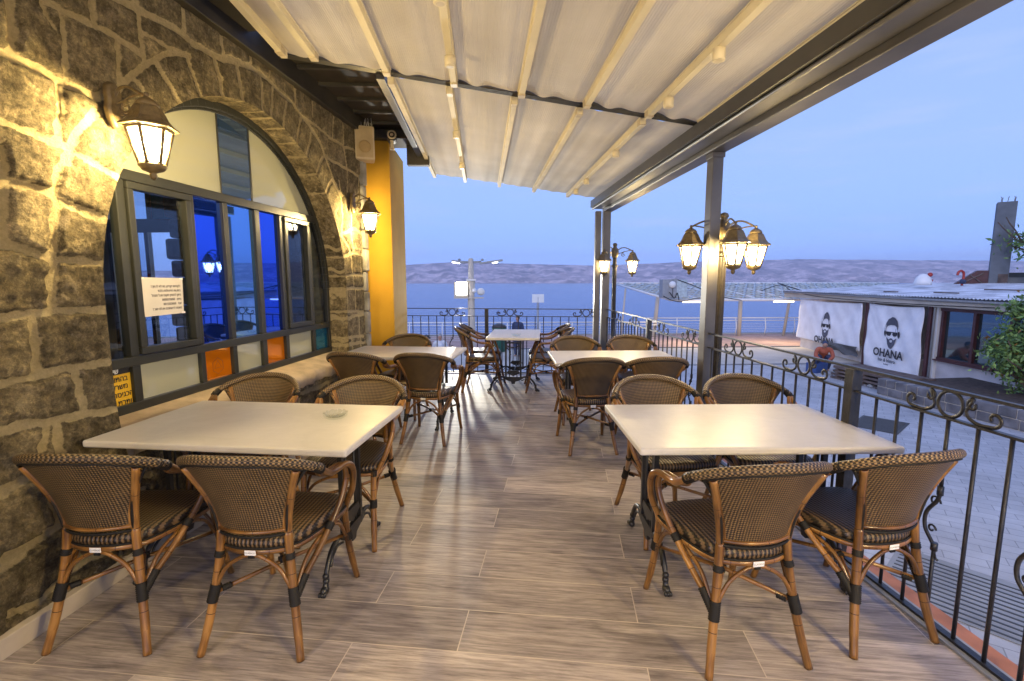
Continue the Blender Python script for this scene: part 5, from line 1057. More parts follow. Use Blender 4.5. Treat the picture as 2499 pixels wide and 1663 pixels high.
q = MB(); q.tube(cr_pts([(0.1, -0.16, 0.9), (0.8, -0.2, 0.65), (2.2, -0.2, 0.1), (3.4, -0.2, -0.12)], 6), 0.02, 5); q.tube(cr_pts([(-0.6, -0.2, 0.1), (-0.2, -0.25, -0.1), (0.3, -0.2, -0.18), (0.9, -0.2, -0.05), (1.6, -0.2, 0.02)], 6), 0.02, 5); q.tube(cr_pts([(-0.3, -0.2, 0.3), (-0.05, -0.25, 0.0), (0.1, -0.2, 0.25), (0.2, -0.2, -0.1)], 6), 0.02, 5); q.build("cable", M['binding'], eb)

# ---- street lamp with two LED arms and a floodlight box
sl = thing("street_lamp", "tall grey street lamp with two LED arms and a bright floodlight box", "street lamp", (-0.35, 15.0, G))
q = MB(); q.lathe([(0.20, 0), (0.20, 0.05), (0.13, 0.10), (0.105, 2.75), (0.095, 2.78), (0.13, 3.32), (0.085, 3.34), (0.08, 3.92), (0.06, 3.96)], seg=16); q.build("pole", M['pale'], sl)
MB().box(-0.15, -0.15, 3.28, 0.15, 0.15, 3.33).build("collar_plate", M['white'], sl)
for s, x_, z_ in ((-1, 0.50, 3.80), (1, 0.95, 3.90)):
    q = MB(); q.tube([(s*0.05, 0, 3.84), (s*0.32, 0, 3.86)], 0.035, 8)
    m_ = Matrix.Translation((s*(0.38 if s < 0 else 0.62), 0, 3.85)) @ Matrix.Rotation(R(-8*s), 4, 'Y'); w_ = 0.20 if s < 0 else 0.36
    q.box(-w_, -0.12, -0.025, w_, 0.12, 0.035, m_); q.lathe([(0.03, 0.035), (0.045, 0.04), (0.045, 0.09), (0.02, 0.10)], (s*0.35, 0, 3.85), 8); q.build("led_arm", M['grey'], sl, bev=0.015)
    q = MB(); q.box(-w_*0.3-(0.04 if s < 0 else -0.14), -0.10, -0.045, w_*0.55, 0.10, -0.027, m_) if s > 0 else q.box(-w_*0.9, -0.10, -0.045, w_*0.2, 0.10, -0.027, m_); q.build("led_panel", M['led_lit'], sl)
q = MB(); q.box(-0.52, -0.12, 2.78, -0.10, 0.22, 3.24); q.build("flood_housing", M['pale'], sl, bev=0.01); q = MB(); q.box(-0.45, -0.135, 2.86, -0.12, -0.122, 3.24); q.build("flood_glass", M['flood_lit'], sl)
MB().box(-0.52, -0.15, 2.74, 0.38, 0.12, 2.775).build("bracket_shelf", M['pale'], sl)
q = MB(); q.lathe([(0.05, -0.12), (0.12, 0.0), (0.12, 0.03), (0.04, 0.04)], seg=14); m_ = Matrix.Translation((0.30, -0.05, 2.95)) @ Matrix.Rotation(R(115), 4, 'X'); q.v = [tuple(m_ @ Vector(p)) for p in q.v]; q.ball((0.10, -0.1, 2.98), 0.07, 10, 8); q.build("spot_heads", M['white'], sl)
L = bpy.data.lights.new("flood_light", 'SPOT'); L.energy = FLOOD_W; L.color = (1.0, 0.95, 0.82); L.spot_size = R(120); L.spot_blend = 0.6; L.shadow_soft_size = 0.12
o = bpy.data.objects.new("flood_light", L); COL.objects.link(o); o.parent = sl; o.location = (-0.28, -0.20, 3.05); o.rotation_euler = (R(72), 0, R(178))
sg = thing("sign_board", "blank white sign board on a thin pole at the lake edge", "sign", (2.3, 20.0, G)); MB().box(-0.25, -0.015, 2.37, 0.25, 0.015, 2.72).build("board", M['white'], sg); MB().tube([(0, 0.03, 0), (0, 0.03, 2.6)], 0.05, 8).build("pole", M['grey'], sg)
gb = thing("litter_bin", "dark green litter bin on the promenade behind the small table", "bin", (0.75, 22.0, G+0.03)); MB().lathe([(0.26, 0), (0.30, 0.05), (0.32, 1.05), (0.34, 1.07), (0.34, 1.12)], seg=14).build("body", M['greenp'], gb); MB().lathe([(0.345, 1.12), (0.30, 1.22), (0.10, 1.30)], seg=14).build("lid", M['darksteel'], gb)
ub = thing("utility_box", "small white utility box with a dark spotlight on top beyond the far railing", "box", (-1.87, 16.0, G)); MB().box(-0.13, -0.12, 0, 0.13, 0.12, 1.27).build("cabinet", M['white'], ub, bev=0.01)
q = MB(); q.tube([(0, 0, 1.27), (0, 0, 1.36)], 0.03, 6); q.lathe([(0.09, -0.09), (0.11, 0.0), (0.10, 0.07), (0.03, 0.09)], (0, 0, 1.42), 10); q.box(-0.14, -0.05, 1.38, 0.14, 0.05, 1.43); q.build("spotlight", M['darksteel'], ub)

# ================================================================ people
def person(label, loc, rotz, shirt, trousers, pose, height=1.74, hairm=None, cap=None):
    k = height/1.75; root = thing("person", label, "person", loc, rotz)
    def skin(name, pts, edges, rad, mat, par=root, sub=2):
        me = bpy.data.meshes.new(name); me.from_pydata([tuple(Vector(p)*k) for p in pts], edges, []); me.update()
        o = bpy.data.objects.new(name, me); COL.objects.link(o); o.parent = par
        s = o.modifiers.new("skin", 'SKIN'); s.use_smooth_shade = True
        for i, v in enumerate(me.skin_vertices[0].data if me.skin_vertices else []): v.radius = (rad[i]*k, rad[i]*k)
        ss = o.modifiers.new("sub", 'SUBSURF'); ss.levels = sub; ss.render_levels = sub; me.materials.append(mat); return o
    def tubebody(name, mat, chains, par=root):
        b = MB()
        for P, r in chains: n = 5; pts = cr_pts([tuple(Vector(p)*k) for p in P], n); rr = []
        return b
    # one continuous body surface from metaball-like union: remeshed tubes
    b = MB()
    for P, r in pose['body']:
        pts = cr_pts([tuple(Vector(p)*k) for p in P], 5); m = len(P)-1; rr = [r[min(int(i/5), m)]*(1-(i % 5)/5)+r[min(int(i/5)+1, m)]*((i % 5)/5) for i in range(len(pts))]
        b.tube(pts, [q*k for q in rr], 12); b.ball(tuple(pts[0]), r[0]*k, 10, 6); b.ball(tuple(pts[-1]), r[-1]*k, 10, 6)
    hd = pose['head']; b.ball(tuple(Vector(hd)*k), 0.098*k, 16, 12, (0.82, 0.98, 1.18))
    hx = Vector(hd)*k; b.ball((hx.x, hx.y+0.095*k, hx.z-0.01*k), 0.016*k, 8, 6, (0.8, 1.2, 1.3))
    for s in (-1, 1): b.ball((hx.x+s*0.082*k, hx.y, hx.z-0.005*k), 0.022*k, 8, 6, (0.4, 0.8, 1.2))
    o = b.build("body", M['skin'], root); rm_ = o.modifiers.new("remesh", 'REMESH'); rm_.mode = 'VOXEL'; rm_.voxel_size = 0.014; rm_.use_smooth_shade = True
    sm = o.modifiers.new("smooth", 'SMOOTH'); sm.iterations = 4; sm.factor = 0.5
    def cloth(name, mat, chains, grow):
        b = MB()
        for P, r in chains:
            pts = cr_pts([tuple(Vector(p)*k) for p in P], 5); m = len(P)-1; rr = [(r[min(int(i/5), m)]*(1-(i % 5)/5)+r[min(int(i/5)+1, m)]*((i % 5)/5)+grow)*k for i in range(len(pts))]
            b.tube(pts, rr, 12); b.ball(tuple(pts[0]), rr[0], 10, 6); b.ball(tuple(pts[-1]), rr[-1], 10, 6)
        o = b.build(name, mat, root); r_ = o.modifiers.new("remesh", 'REMESH'); r_.mode = 'VOXEL'; r_.voxel_size = 0.016; r_.use_smooth_shade = True; s_ = o.modifiers.new("smooth", 'SMOOTH'); s_.iterations = 3; return o
    cloth("shirt", shirt, pose['shirt'], 0.012); cloth("trousers", trousers, pose['trousers'], 0.012)
    h = MB(); h.ball((hx.x, hx.y-0.014*k, hx.z+0.030*k), 0.104*k, 16, 10, (0.84, 0.95, 1.05)); h.build("hair" if not cap else "cap", cap or hairm or M['hair'], root)
    return root
stand = dict(head=(0, 0.01, 1.64),
 body=[([(0, 0, 0.92), (0, 0, 1.15), (0, 0, 1.36), (0, 0, 1.48), (0, 0.01, 1.60)], [0.13, 0.12, 0.14, 0.06, 0.055]), ([(-0.09, 0, 0.92), (-0.10, 0.01, 0.50), (-0.10, 0, 0.08), (-0.10, 0.10, 0.035)], [0.085, 0.06, 0.04, 0.035]), ([(0.09, 0, 0.92), (0.10, 0.01, 0.50), (0.10, 0, 0.08), (0.10, 0.10, 0.035)], [0.085, 0.06, 0.04, 0.035]),
       ([(-0.05, 0, 1.42), (-0.19, 0, 1.40), (-0.23, -0.02, 1.12), (-0.20, 0.12, 0.95), (-0.17, 0.20, 0.93)], [0.06, 0.055, 0.042, 0.032, 0.03]), ([(0.05, 0, 1.42), (0.19, 0, 1.40), (0.23, -0.02, 1.12), (0.22, 0.06, 0.88), (0.22, 0.09, 0.80)], [0.06, 0.055, 0.042, 0.032, 0.03])],
 shirt=[([(0, 0, 0.92), (0, 0, 1.15), (0, 0, 1.34), (0, 0, 1.44)], [0.135, 0.13, 0.15, 0.075]), ([(-0.05, 0, 1.42), (-0.19, 0, 1.40), (-0.23, -0.02, 1.12), (-0.205, 0.10, 0.97)], [0.065, 0.062, 0.052, 0.042]), ([(0.05, 0, 1.42), (0.19, 0, 1.40), (0.23, -0.02, 1.12), (0.222, 0.05, 0.90)], [0.065, 0.062, 0.052, 0.042])],
 trousers=[([(-0.07, 0, 0.94), (-0.10, 0.01, 0.50), (-0.10, 0, 0.10)], [0.115, 0.075, 0.055]), ([(0.07, 0, 0.94), (0.10, 0.01, 0.50), (0.10, 0, 0.10)], [0.115, 0.075, 0.055])])
crouch = dict(head=(0, 0.30, 0.98),
 body=[([(0, -0.12, 0.38), (0, 0.0, 0.58), (0, 0.14, 0.76), (0, 0.22, 0.85), (0, 0.27, 0.93)], [0.14, 0.13, 0.14, 0.065, 0.055]), ([(-0.10, -0.12, 0.38), (-0.18, 0.30, 0.50), (-0.16, 0.12, 0.08), (-0.16, 0.24, 0.04)], [0.09, 0.065, 0.045, 0.038]), ([(0.10, -0.12, 0.38), (0.18, 0.30, 0.50), (0.16, 0.12, 0.08), (0.16, 0.24, 0.04)], [0.09, 0.065, 0.045, 0.038]),
       ([(-0.08, 0.15, 0.80), (-0.20, 0.17, 0.78), (-0.26, 0.32, 0.56), (-0.12, 0.48, 0.42)], [0.06, 0.055, 0.043, 0.033]), ([(0.08, 0.15, 0.80), (0.20, 0.17, 0.78), (0.26, 0.32, 0.56), (0.12, 0.48, 0.42)], [0.06, 0.055, 0.043, 0.033])],
 shirt=[([(0, -0.12, 0.40), (0, 0.0, 0.58), (0, 0.14, 0.75), (0, 0.20, 0.83)], [0.15, 0.14, 0.155, 0.08]), ([(-0.08, 0.15, 0.80), (-0.20, 0.17, 0.78), (-0.26, 0.32, 0.56), (-0.16, 0.44, 0.45)], [0.065, 0.062, 0.055, 0.042]), ([(0.08, 0.15, 0.80), (0.20, 0.17, 0.78), (0.26, 0.32, 0.56), (0.16, 0.44, 0.45)], [0.065, 0.062, 0.055, 0.042])],
 trousers=[([(-0.09, -0.12, 0.38), (-0.18, 0.30, 0.50), (-0.16, 0.12, 0.10)], [0.12, 0.085, 0.055]), ([(0.09, -0.12, 0.38), (0.18, 0.30, 0.50), (0.16, 0.12, 0.10)], [0.12, 0.085, 0.055])])
person("man in a dark navy shirt standing on the promenade beyond the small far table", (1.50, 20.6, G+0.03), R(150), M['navy'], M['navy'], stand)
person("person in pale clothes standing beyond the far railing next to the utility box", (-1.42, 16.0, G), R(190), M['whitecloth'], M['whitecloth'], stand, 1.53, M['grey'])
person("worker crouching in an orange vest and dark cap beside the banner building", (12.55, 16.9, G), R(150), M['orangecloth'], M['navy'], crouch, 1.75, None, M['navy'])

# ================================================================ building with banners
fa = R(6.3); FX, FY = 14.5, 13.4
def fpt(u, d, z): return (u, d, z)
bd_ = thing("banner_building", "low whitewashed building with a corrugated roof across the street", "building", (FX, FY, 0), R(90)-fa)   # local x along the facade (away), local y = -outwards... see below
# local frame: +x runs along the facade away from the viewer, -y points toward the street? the facade normal toward the terrace is +y
q = MB(); q.box(-7.5, -6.5, G, 1.10, 0.0, -0.97); q.box(-7.5, -6.5, 0.56, 1.1, 0.0, 0.70); q.box(-7.5, -6.5, -0.97, -3.4, -0.0, 0.56); q.box(1.10, -6.5, G, 1.42, -0.0, 0.70); q.build("near_wall", M['whitewall'], bd_)
q = MB(); q.box(1.42, -6.5, G, 9.4, -0.12, -1.15); q.box(1.42, -6.5, -1.15, 9.4, -0.9, 0.70); q.build("far_wall", M['whitewall'], bd_)
q = MB(); q.prism([(-8.0, 0.66), (10.45, 0.66), (10.45, 0.95), (-8.0, 0.84)], 0.02, 0.30); q.build("fascia", M['pale'], bd_)
q = MB(); n = 460
for i in range(n+1):
    x = -8.2+18.6*i/n; w_ = 0.022*math.sin(2*math.pi*x/0.13)
    q.add([(x, 0.42, 0.965+w_+0.004*math.sin(x*3)), (x, -6.6, 1.36+w_)])
for i in range(n): q.face((2*i, 2*i+2, 2*i+3, 2*i+1))
q.build("corrugated_roof", M['corr'], bd_)
for u, w_, m_ in ((1.47, 0.06, 'redwood'), (4.45, 0.10, 'redwood')): MB().box(u-w_, -0.02, G, u+w_, 0.10, 0.66).build("timber_post", M[m_], bd_)
MB().box(1.14, 0.0, G, 1.30, 0.09, 0.66).build("white_post", M['white'], bd_)
q = MB(); q.box(-3.4, -0.10, -1.02, 1.10, 0.06, -0.95); q.box(-3.4, -0.10, 0.53, 1.10, 0.06, 0.62)
for u in (1.03, -0.10, -1.22, -2.35, -3.4): q.box(u-0.045, -0.10, -0.95, u+0.045, 0.05, 0.53)
wf = q.build("window_frame", M['redwood'], bd_)
for a_, b_ in ((-0.055, 0.985), (-1.175, -0.145), (-2.305, -1.265), (-3.35, -2.395)): MB().box(a_, -0.06, -0.95, b_, -0.045, 0.53).build("pane", M['darkglass'], wf)
q = MB(); q.box(-3.4, 0.05, -1.06, 1.12, 0.15, -1.02); q.build("window_ledge", M['redwood'], wf)
# banners: a slightly creased sheet with the printed portrait and lettering
def banner(u0, u1, z0, z1, fu, fz, fs, label, cut=None):
    root = thing("banner", label, "banner", (FX, FY, 0), R(90)-fa); b = MB(); nx, nz_ = 34, 40; d0 = 0.16
    def dz(u, z): return d0 + 0.026*math.sin(u*3.1+z*1.9+fu)+0.018*math.sin(u*7.7-z*5.2)+0.03*max(0, 1-abs((u-u0)-(z1-z)*0.8)/0.10)+0.03*max(0, 1-abs((u1-u)-(z1-z)*0.7)/0.12)+0.03*max(0, (z0+0.3-z))
    for j in range(nz_+1):
        for i in range(nx+1):
            u = u0+(u1-u0)*i/nx; z = z0+(z1-z0)*j/nz_
            zz = z + (0.05*math.sin(math.pi*(u-u0)/(u1-u0)) * (j/nz_) * -1) + (0.04*((u-u0)/(u1-u0))*(1-j/nz_))
            b.v.append((u, dz(u, z), zz))
    for j in range(nz_):
        for i in range(nx): a = j*(nx+1)+i; b.face((a+1, a, a+nx+1, a+nx+2))
    o = b.build("sheet", M['banner'], root); s_ = o.modifiers.new("solid", 'SOLIDIFY'); s_.thickness = 0.004; s_.offset = 0
    # printed portrait: hair, sunglasses, headphones, moustache and beard; drawn in a mirrored x because the facade is seen from +y
    def shape(name, polys, mat=M['printgrey']):
        q = MB()
        for P in polys:
            pts = [(fu-p[0]*fs, dz(fu-p[0]*fs, fz+p[1]*fs)+0.02, fz+p[1]*fs) for p in P]; k = q.add(pts); c_ = q.add([(sum(p[0] for p in pts)/len(pts), sum(p[1] for p in pts)/len(pts)+0.001, sum(p[2] for p in pts)/len(pts))])
            for i in range(len(pts)): q.face((c_, k+i, k+(i+1) % len(pts)), smooth=False)
        return q.build(name, mat, root)
    E = lambda cx, cz, rx, rz, a0=0, a1=360, n=20: [(cx+rx*math.cos(R(a0+(a1-a0)*i/n)), cz+rz*math.sin(R(a0+(a1-a0)*i/n))) for i in range(n)]
    hair = [(-0.24, 0.62), (-0.25, 0.80), (-0.17, 0.95), (-0.02, 1.02), (0.13, 1.00), (0.24, 0.88), (0.27, 0.70), (0.22, 0.58), (0.20, 0.68), (0.08, 0.74), (-0.08, 0.72), (-0.19, 0.70)]
    q = MB()
    def fan(P):
        pts = [(fu-p[0]*fs, dz(fu-p[0]*fs, fz+p[1]*fs)+0.02, fz+p[1]*fs) for p in P]; q.face([q.add([p]) for p in pts], smooth=False)
    shape("portrait_hair", [[(-0.24, 0.60), (-0.26, 0.78), (-0.19, 0.94), (-0.10, 0.98), (-0.08, 0.74), (-0.19, 0.70)], [(-0.08, 0.74), (-0.10, 0.98), (0.0, 1.03), (0.12, 1.01), (0.10, 0.74)], [(0.10, 0.74), (0.12, 1.01), (0.24, 0.90), (0.28, 0.72), (0.22, 0.58), (0.20, 0.68)]])
    shape("portrait_sunglasses", [[(-0.24, 0.50), (-0.02, 0.50), (-0.03, 0.40), (-0.08, 0.35), (-0.18, 0.36), (-0.23, 0.42)], [(0.02, 0.50), (0.24, 0.50), (0.23, 0.42), (0.18, 0.36), (0.08, 0.35), (0.03, 0.40)], [(-0.03, 0.50), (0.03, 0.50), (0.03, 0.47), (-0.03, 0.47)], E(0.31, 0.42, 0.06, 0.12), E(-0.29, 0.43, 0.045, 0.10)], M['printdark'])
    shape("portrait_beard", [[(-0.22, 0.30), (-0.12, 0.22), (-0.06, 0.24), (-0.06, 0.14), (0.0, 0.12), (0.0, -0.10), (-0.11, -0.07), (-0.19, 0.05)], [(0.22, 0.30), (0.19, 0.05), (0.11, -0.07), (0.0, -0.10), (0.0, 0.12), (0.06, 0.14), (0.06, 0.24), (0.12, 0.22)], [(-0.11, 0.20), (-0.03, 0.28), (0.0, 0.26), (0.03, 0.28), (0.11, 0.20), (0.05, 0.22), (0.0, 0.21), (-0.05, 0.22)]])
    q = MB(); P = [(fu-x*fs, d0+0.045, fz+z*fs) for x, z in E(0.02, 0.55, 0.31, 0.42, -20, 200, 18)]; q.tube(P, 0.006*fs/1.0, 4)
    for sgn in (-1, 1): q.tube([(fu-sgn*0.235*fs, d0+0.045, fz+z*fs) for z in (0.30, 0.5, 0.62)], 0.006, 4)
    q.build("portrait_outline", M['printgrey'], root)
    return root, dz
M['printgrey'] = simple("printed_grey", (0.085, 0.09, 0.12), 0.7, var=0.35, vscale=60); M['printdark'] = simple("printed_dark", (0.02, 0.022, 0.03), 0.6, var=0.2)
def blet(root, dz, t_, u, z, size, bold, mat=M['printdark']):
    return text_mesh(t_, size, mat, root, Matrix.Translation((u, 0.16+0.075, z)) @ Matrix.Rotation(R(180), 4, 'Z') @ Matrix.Rotation(R(90), 4, 'X'), "lettering", bold=bold)
r1, dz1 = banner(1.60, 4.30, -1.80, 0.62, 2.98, -0.86, 1.02, "nearer white banner with a bearded face print, OHANA fully readable")
blet(r1, dz1, "OHANA", 3.00, -1.27, 0.40, 0.012); blet(r1, dz1, "bar & bistro", 3.02, -1.45, 0.175, 0.003); blet(r1, dz1, "kosher", 3.02, -1.56, 0.09, 0.001)
r2, dz2 = banner(4.62, 9.20, -1.30, 0.60, 6.90, -0.92, 1.0, "farther white banner with a bearded face print, its lower edge folded up")
blet(r2, dz2, "OHANA", 6.90, -1.27, 0.40, 0.012)
# the folded dark lower edge of the farther banner
fl = thing("rolled_tarp", "dark folded tarpaulin hanging below the farther banner", "tarpaulin", (FX, FY, 0), R(90)-fa); q = MB(); nn = 30
for i in range(nn+1):
    f_ = i/nn; u = 4.60+2.2*f_; zt_ = -1.12-0.05*f_+0.0*math.sin(f_*9); zb_ = zt_-0.40+0.22*f_*f_+0.03*math.sin(f_*14)
    for k in range(6): g_ = k/5; q.v.append((u, 0.26+0.05*math.sin(g_*6+f_*8), zt_+(zb_-zt_)*g_))
for i in range(nn):
    for k in range(5): a = i*6+k; q.face((a, a+6, a+7, a+1))
q.build("fold", M['canvas'], fl)
q = MB(); q.tube([(-8, 0.34, 0.86), (10.4, 0.34, 0.90)], 0.05, 6); q.tube([(1.22, 0.30, 0.86), (1.22, 0.14, 0.60), (1.22, 0.14, G)], 0.035, 6); q.build("gutter_pipe", M['grey'], bd_)
q = MB(); q.tube(cr_pts([(10.4, 0.2, 1.05), (8.0, 0.33, 0.80), (5.0, 0.33, 0.72), (2.0, 0.33, 0.70), (-1.0, 0.33, 0.74)], 6), 0.012, 4); q.tube(cr_pts([(10.3, 0.1, 1.0), (11.5, 0.0, 1.25), (13.2, 0.2, 0.9)], 6), 0.02, 4); q.tube([(9.2, 0.1, 0.98), (12.2, -0.2, 1.35)], 0.025, 5); q.build("loose_cable", M['binding'], bd_)
q = MB(); rnd = random.Random(44)
for i in range(9): x = rnd.uniform(-6, 9.5); y = rnd.uniform(-5, -0.3); q.box(x, y, 0, x+rnd.uniform(0.6, 2.4), y+rnd.uniform(0.05, 0.12), 0.04, Matrix.Translation((0, 0, 1.0+0.0563*(0.42-y))))
q.build("roof_battens", M['wood'], bd_)
# things on and by the roof
ch = thing("concrete_column", "tall bare concrete column with rusty bars rising behind the roof", "column", (22.1, 19.6, G), R(-44))
q = MB(); q.box(-0.30, -0.30, 0, 0.30, 0.30, 6.55); q.build("shaft", simple("weathered_dark_concrete", (0.13, 0.145, 0.16), 0.9, var=0.3, vscale=1.5), ch, bev=0.01)
q = MB(); rnd = random.Random(3)
for (x, y) in ((-0.2, -0.2), (-0.15, 0.1), (0.2, -0.1), (0.25, 0.2), (0.0, -0.2)): q.tube([(x, y, 6.5), (x+0.02, y, 6.72), (x+rnd.uniform(-.05, .08), y, 6.78)], 0.012, 5)
q.build("reinforcing_bars", M['wood'], ch); MB().box(-0.02, -0.33, 3.0, 0.28, -0.302, 3.55).build("opening_shadow_board", M['wood'], ch)
rw = thing("roof_shed", "dark sloping timber shed on the roof beside the concrete column", "shed", (21.4, 19.9, 1.25), R(-42)); q = MB(); q.prism([(-0.75, 0.0), (0.05, 0.66), (0.62, 0.66), (0.62, 0.0)], 0.0, 0.9); q.build("shed_body", M['redwood'], rw); q = MB(); q.tube([(-0.5, -0.03, 0.05), (0.25, -0.03, 0.55)], 0.03, 5); q.tube([(-0.2, -0.03, 0.5), (0.3, -0.03, 0.05)], 0.025, 5); q.build("crossed_battens", M['wood'], rw)
pw = thing("parapet_wall", "grey parapet wall with a dark coping behind the concrete column", "wall", (22.0, 19.8, G), R(-10)); MB().box(0, 0, 0, 3.2, 0.25, 3.42).build("panel", M['concrete'], pw); MB().box(-0.05, -0.05, 3.422, 3.25, 0.3, 3.62).build("coping", M['darksteel'], pw)
wd_ = thing("roof_dish", "white rounded satellite cover on the corrugated roof", "dish", (18.15, 19.0, 1.30)); q = MB(); q.lathe([(0.30, 0), (0.30, 0.14), (0.24, 0.30), (0.13, 0.42), (0.04, 0.46)], seg=14); q.build("cover", M['white'], wd_); q = MB(); q.ball((0.17, -0.12, 0.42), 0.09, 8, 6); q.tube([(0.30, 0, 0.0), (0.36, -0.05, 0.22)], 0.035, 5); q.build("receiver", M['red'], wd_)
hk = thing("roof_vent_pipe", "red hooked vent pipe standing on the corrugated roof", "pipe", (19.85, 19.0, 1.28)); q = MB(); q.tube(cr_pts([(0.02, 0, 0), (0.06, 0, 0.3), (0.04, 0, 0.52), (-0.07, 0, 0.60), (-0.18, 0, 0.55), (-0.22, 0, 0.42)], 6), 0.045, 8); q.build("pipe", M['red'], hk)
q = MB(); q.ball((0.0, -0.05, 0.16), 0.10, 8, 6, (1.2, 1, 1)); q.build("bundle", M['navy'], hk)

# ---- stone planter wall, timber, crates
pw = thing("planter_wall", "low basalt block wall in front of the whitewashed building", "wall", (12.35, 6.0, G), R(94.5)); q = MB(); rnd = random.Random(12)
for row in range(2):
    x = 0
    while x < 7.2: w_ = rnd.uniform(0.28, 0.55); q.box(x+0.012, 0.0-rnd.uniform(0, 0.02), row*0.235+0.01, min(7.2, x+w_)-0.006, 0.3, row*0.235+0.228); x += w_
q.build("blocks", M['bluestone'] if 'bluestone' in M else simple("basalt_blocks", (0.14, 0.135, 0.14), 0.85, var=0.5, vscale=3.2, bumps=0.6, bscale=30), pw, bev=0.02)
q = MB(); q.box(0, 0.02, 0, 7.2, 0.28, 0.46); q.build("joint_mortar", M['pale'], pw)
b = MB(); k = b.add([(12.1, 6.0, G+0.40), (14.8, 6.0, G+0.42), (14.5, 13.3, G+0.42), (12.0, 13.2, G+0.40)]); b.face((k, k+1, k+2, k+3)); tag(b.build("soil_bed", M['soil']), kind='structure')
tm = thing("timber_stack", "weathered planks and a pallet stacked at the end of the planter wall", "timber", (12.5, 14.3, G), R(95)); q = MB(); rnd = random.Random(6)
for i in range(4):
    for j in range(4): q.box(-1.3+rnd.uniform(-.1, .1), -0.5+0.28*j, 0.12*i, 1.2+rnd.uniform(-.1, .1), -0.27+0.28*j, 0.12*i+(0.06 if i < 3 else 0.09))
q.build("planks", M['wood'], tm); q = MB()
for x in (-1.0, 0.0, 1.0):
    for i in range(3): q.box(x-0.05, -0.5, 0.12*i+0.062, x+0.05, 0.6, 0.12*i+0.118)
q.build("spacers", M['wood'], tm)
cb_ = thing("blue_crate", "blue plastic crate beside the crouching worker", "crate", (12.05, 16.5, G), R(20)); q = MB(); q.box(-0.3, -0.2, 0, 0.3, 0.2, 0.03); 
for y in (-0.2, 0.17): q.box(-0.3, y, 0.03, 0.3, y+0.03, 0.34)
for x in (-0.3, 0.27): q.box(x, -0.17, 0.03, x+0.03, 0.17, 0.34)
q.build("crate_body", M['bluep'], cb_)
q = MB(); rnd = random.Random(7)
for i in range(18): q.ball((12.95+rnd.uniform(-.5, .6), 15.9+rnd.uniform(-.3, .3), G+rnd.uniform(0.03, 0.2)), rnd.uniform(0.06, 0.13), 6, 5, (rnd.uniform(0.8, 2), 1, 0.6))
tag(q.build("netting_heap", M['tealp']), "teal net heaped on the ground in front of the worker", "net")
q = MB()
for i in range(260):
    x = 12.7+rnd.uniform(-.8, .9); y = 15.0+rnd.uniform(-1.2, 1.3); r_ = rnd.uniform(0.02, 0.08); q.ball((x, y, G+r_*0.5), r_, 5, 4, (1.2, 1, 0.8))
tag(q.build("rubble", M['concrete']), kind='stuff')

# ---- vegetation
def foliage(name, center, rad, n, leaf, mats, parent, seed, squash=1.0, shell=0.55):
    rnd = np.random.RandomState(seed); b = MB(); cl = rnd.randn(26, 3); cl /= np.linalg.norm(cl, axis=1)[:, None]; cl *= rnd.uniform(0.35, 0.9, (26, 1))
    for i in range(n):
        c_ = cl[rnd.randint(26)] + rnd.randn(3)*0.17; p = Vector((center[0]+c_[0]*rad[0], center[1]+c_[1]*rad[1], center[2]+c_[2]*rad[2]))
        d = Vector(rnd.randn(3)).normalized(); e = d.orthogonal().normalized(); a = rnd.uniform(0, 6.28); e = (Matrix.Rotation(a, 3, d) @ e); f = d.cross(e); l_ = leaf*rnd.uniform(0.6, 1.4)
        k = b.add([p-e*l_, p+f*l_*0.38, p+e*l_, p-f*l_*0.38]); b.face((k, k+1, k+2, k+3), smooth=False)
    o = b.build(name, mats, parent); ar = rnd.rand(len(o.data.polygons)); mi = np.where(ar < 0.55, 0, np.where(ar < 0.955, 1, 2)); o.data.polygons.foreach_set('material_index', mi.astype(np.int32)); return o
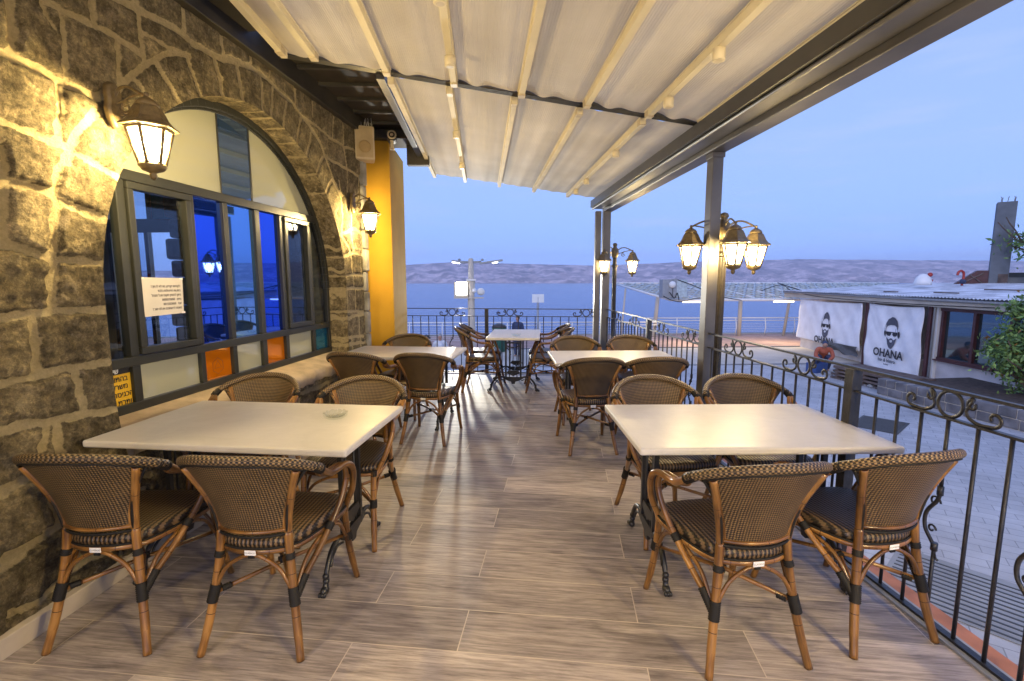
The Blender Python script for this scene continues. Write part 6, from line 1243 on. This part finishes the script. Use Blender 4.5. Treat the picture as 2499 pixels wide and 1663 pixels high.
def branch(b, p, d, L, r, depth, rnd, tips):
    pts = [p]; q = p.copy(); 
    for i in range(4): d = (d+Vector((rnd.uniform(-.2, .2), rnd.uniform(-.2, .2), rnd.uniform(-.05, .15)))).normalized(); q = q+d*L/4; pts.append(q.copy())
    b.tube(pts, [r, r*0.85, r*0.75, r*0.65, r*0.5], 6); tips.append(q)
    if depth:
        for _ in range(3): branch(b, pts[rnd.randint(2, 4)], (d+Vector((rnd.uniform(-.9, .9), rnd.uniform(-.9, .9), rnd.uniform(-.1, .6)))).normalized(), L*0.7, r*0.5, depth-1, rnd, tips)
LM = [M['leaf'], M['leaf2'], M['leafdry']]
tr = thing("bushy_tree", "round leafy green bush with a few dry leaves in front of the dark windows", "bush", (13.62, 10.9, G+0.4)); rnd = random.Random(31); b = MB(); tips = []
for i in range(5): branch(b, Vector((0, 0, 0)), Vector((rnd.uniform(-.5, .5), rnd.uniform(-.5, .5), 1)), 1.0, 0.05, 1, rnd, tips)
b.build("stems", M['bark'], tr); foliage("crown", (0.15, 0, 1.30), (1.03, 1.0, 1.15), 7500, 0.075, LM, tr, 5)
tr = thing("street_tree", "tall tree at the edge of the view reaching over the concrete column", "tree", (22.6, 17.2, G)); b = MB(); tips = []; rnd = random.Random(17)
b.tube([(0, 0, 0), (0.1, 0, 1.5), (0.0, 0.1, 3.0), (-0.05, 0.1, 3.6)], [0.2, 0.16, 0.13, 0.11], 9); 
for i in range(6): a_ = i*1.05; branch(b, Vector((-0.05, 0.1, 3.2+0.15*i)), Vector((math.cos(a_), math.sin(a_), 0.7)), 1.9, 0.07, 1, rnd, tips)
b.build("trunk", M['bark'], tr); foliage("crown", (0.6, 0.1, 5.0), (2.35, 2.1, 1.5), 5600, 0.12, LM, tr, 9)

# ---- haze over the lake
HAZE = 0.00023
b = MB(); b.box(-2900, -60, -14, 5600, 3900, 190); hz = b.build("haze", None or M['white']); hz.data.materials.clear()
hm = bpy.data.materials.new("haze_air"); hm.use_nodes = True; ht = hm.node_tree; ht.nodes.clear(); ho = ht.nodes.new("ShaderNodeOutputMaterial"); pv = ht.nodes.new("ShaderNodeVolumePrincipled")
pv.inputs['Color'].default_value = (0.74, 0.82, 1.0, 1); pv.inputs['Density'].default_value = HAZE; pv.inputs['Anisotropy'].default_value = 0.0; ht.links.new(pv.outputs[0], ho.inputs['Volume']); hz.data.materials.append(hm); tag(hz, kind='stuff')
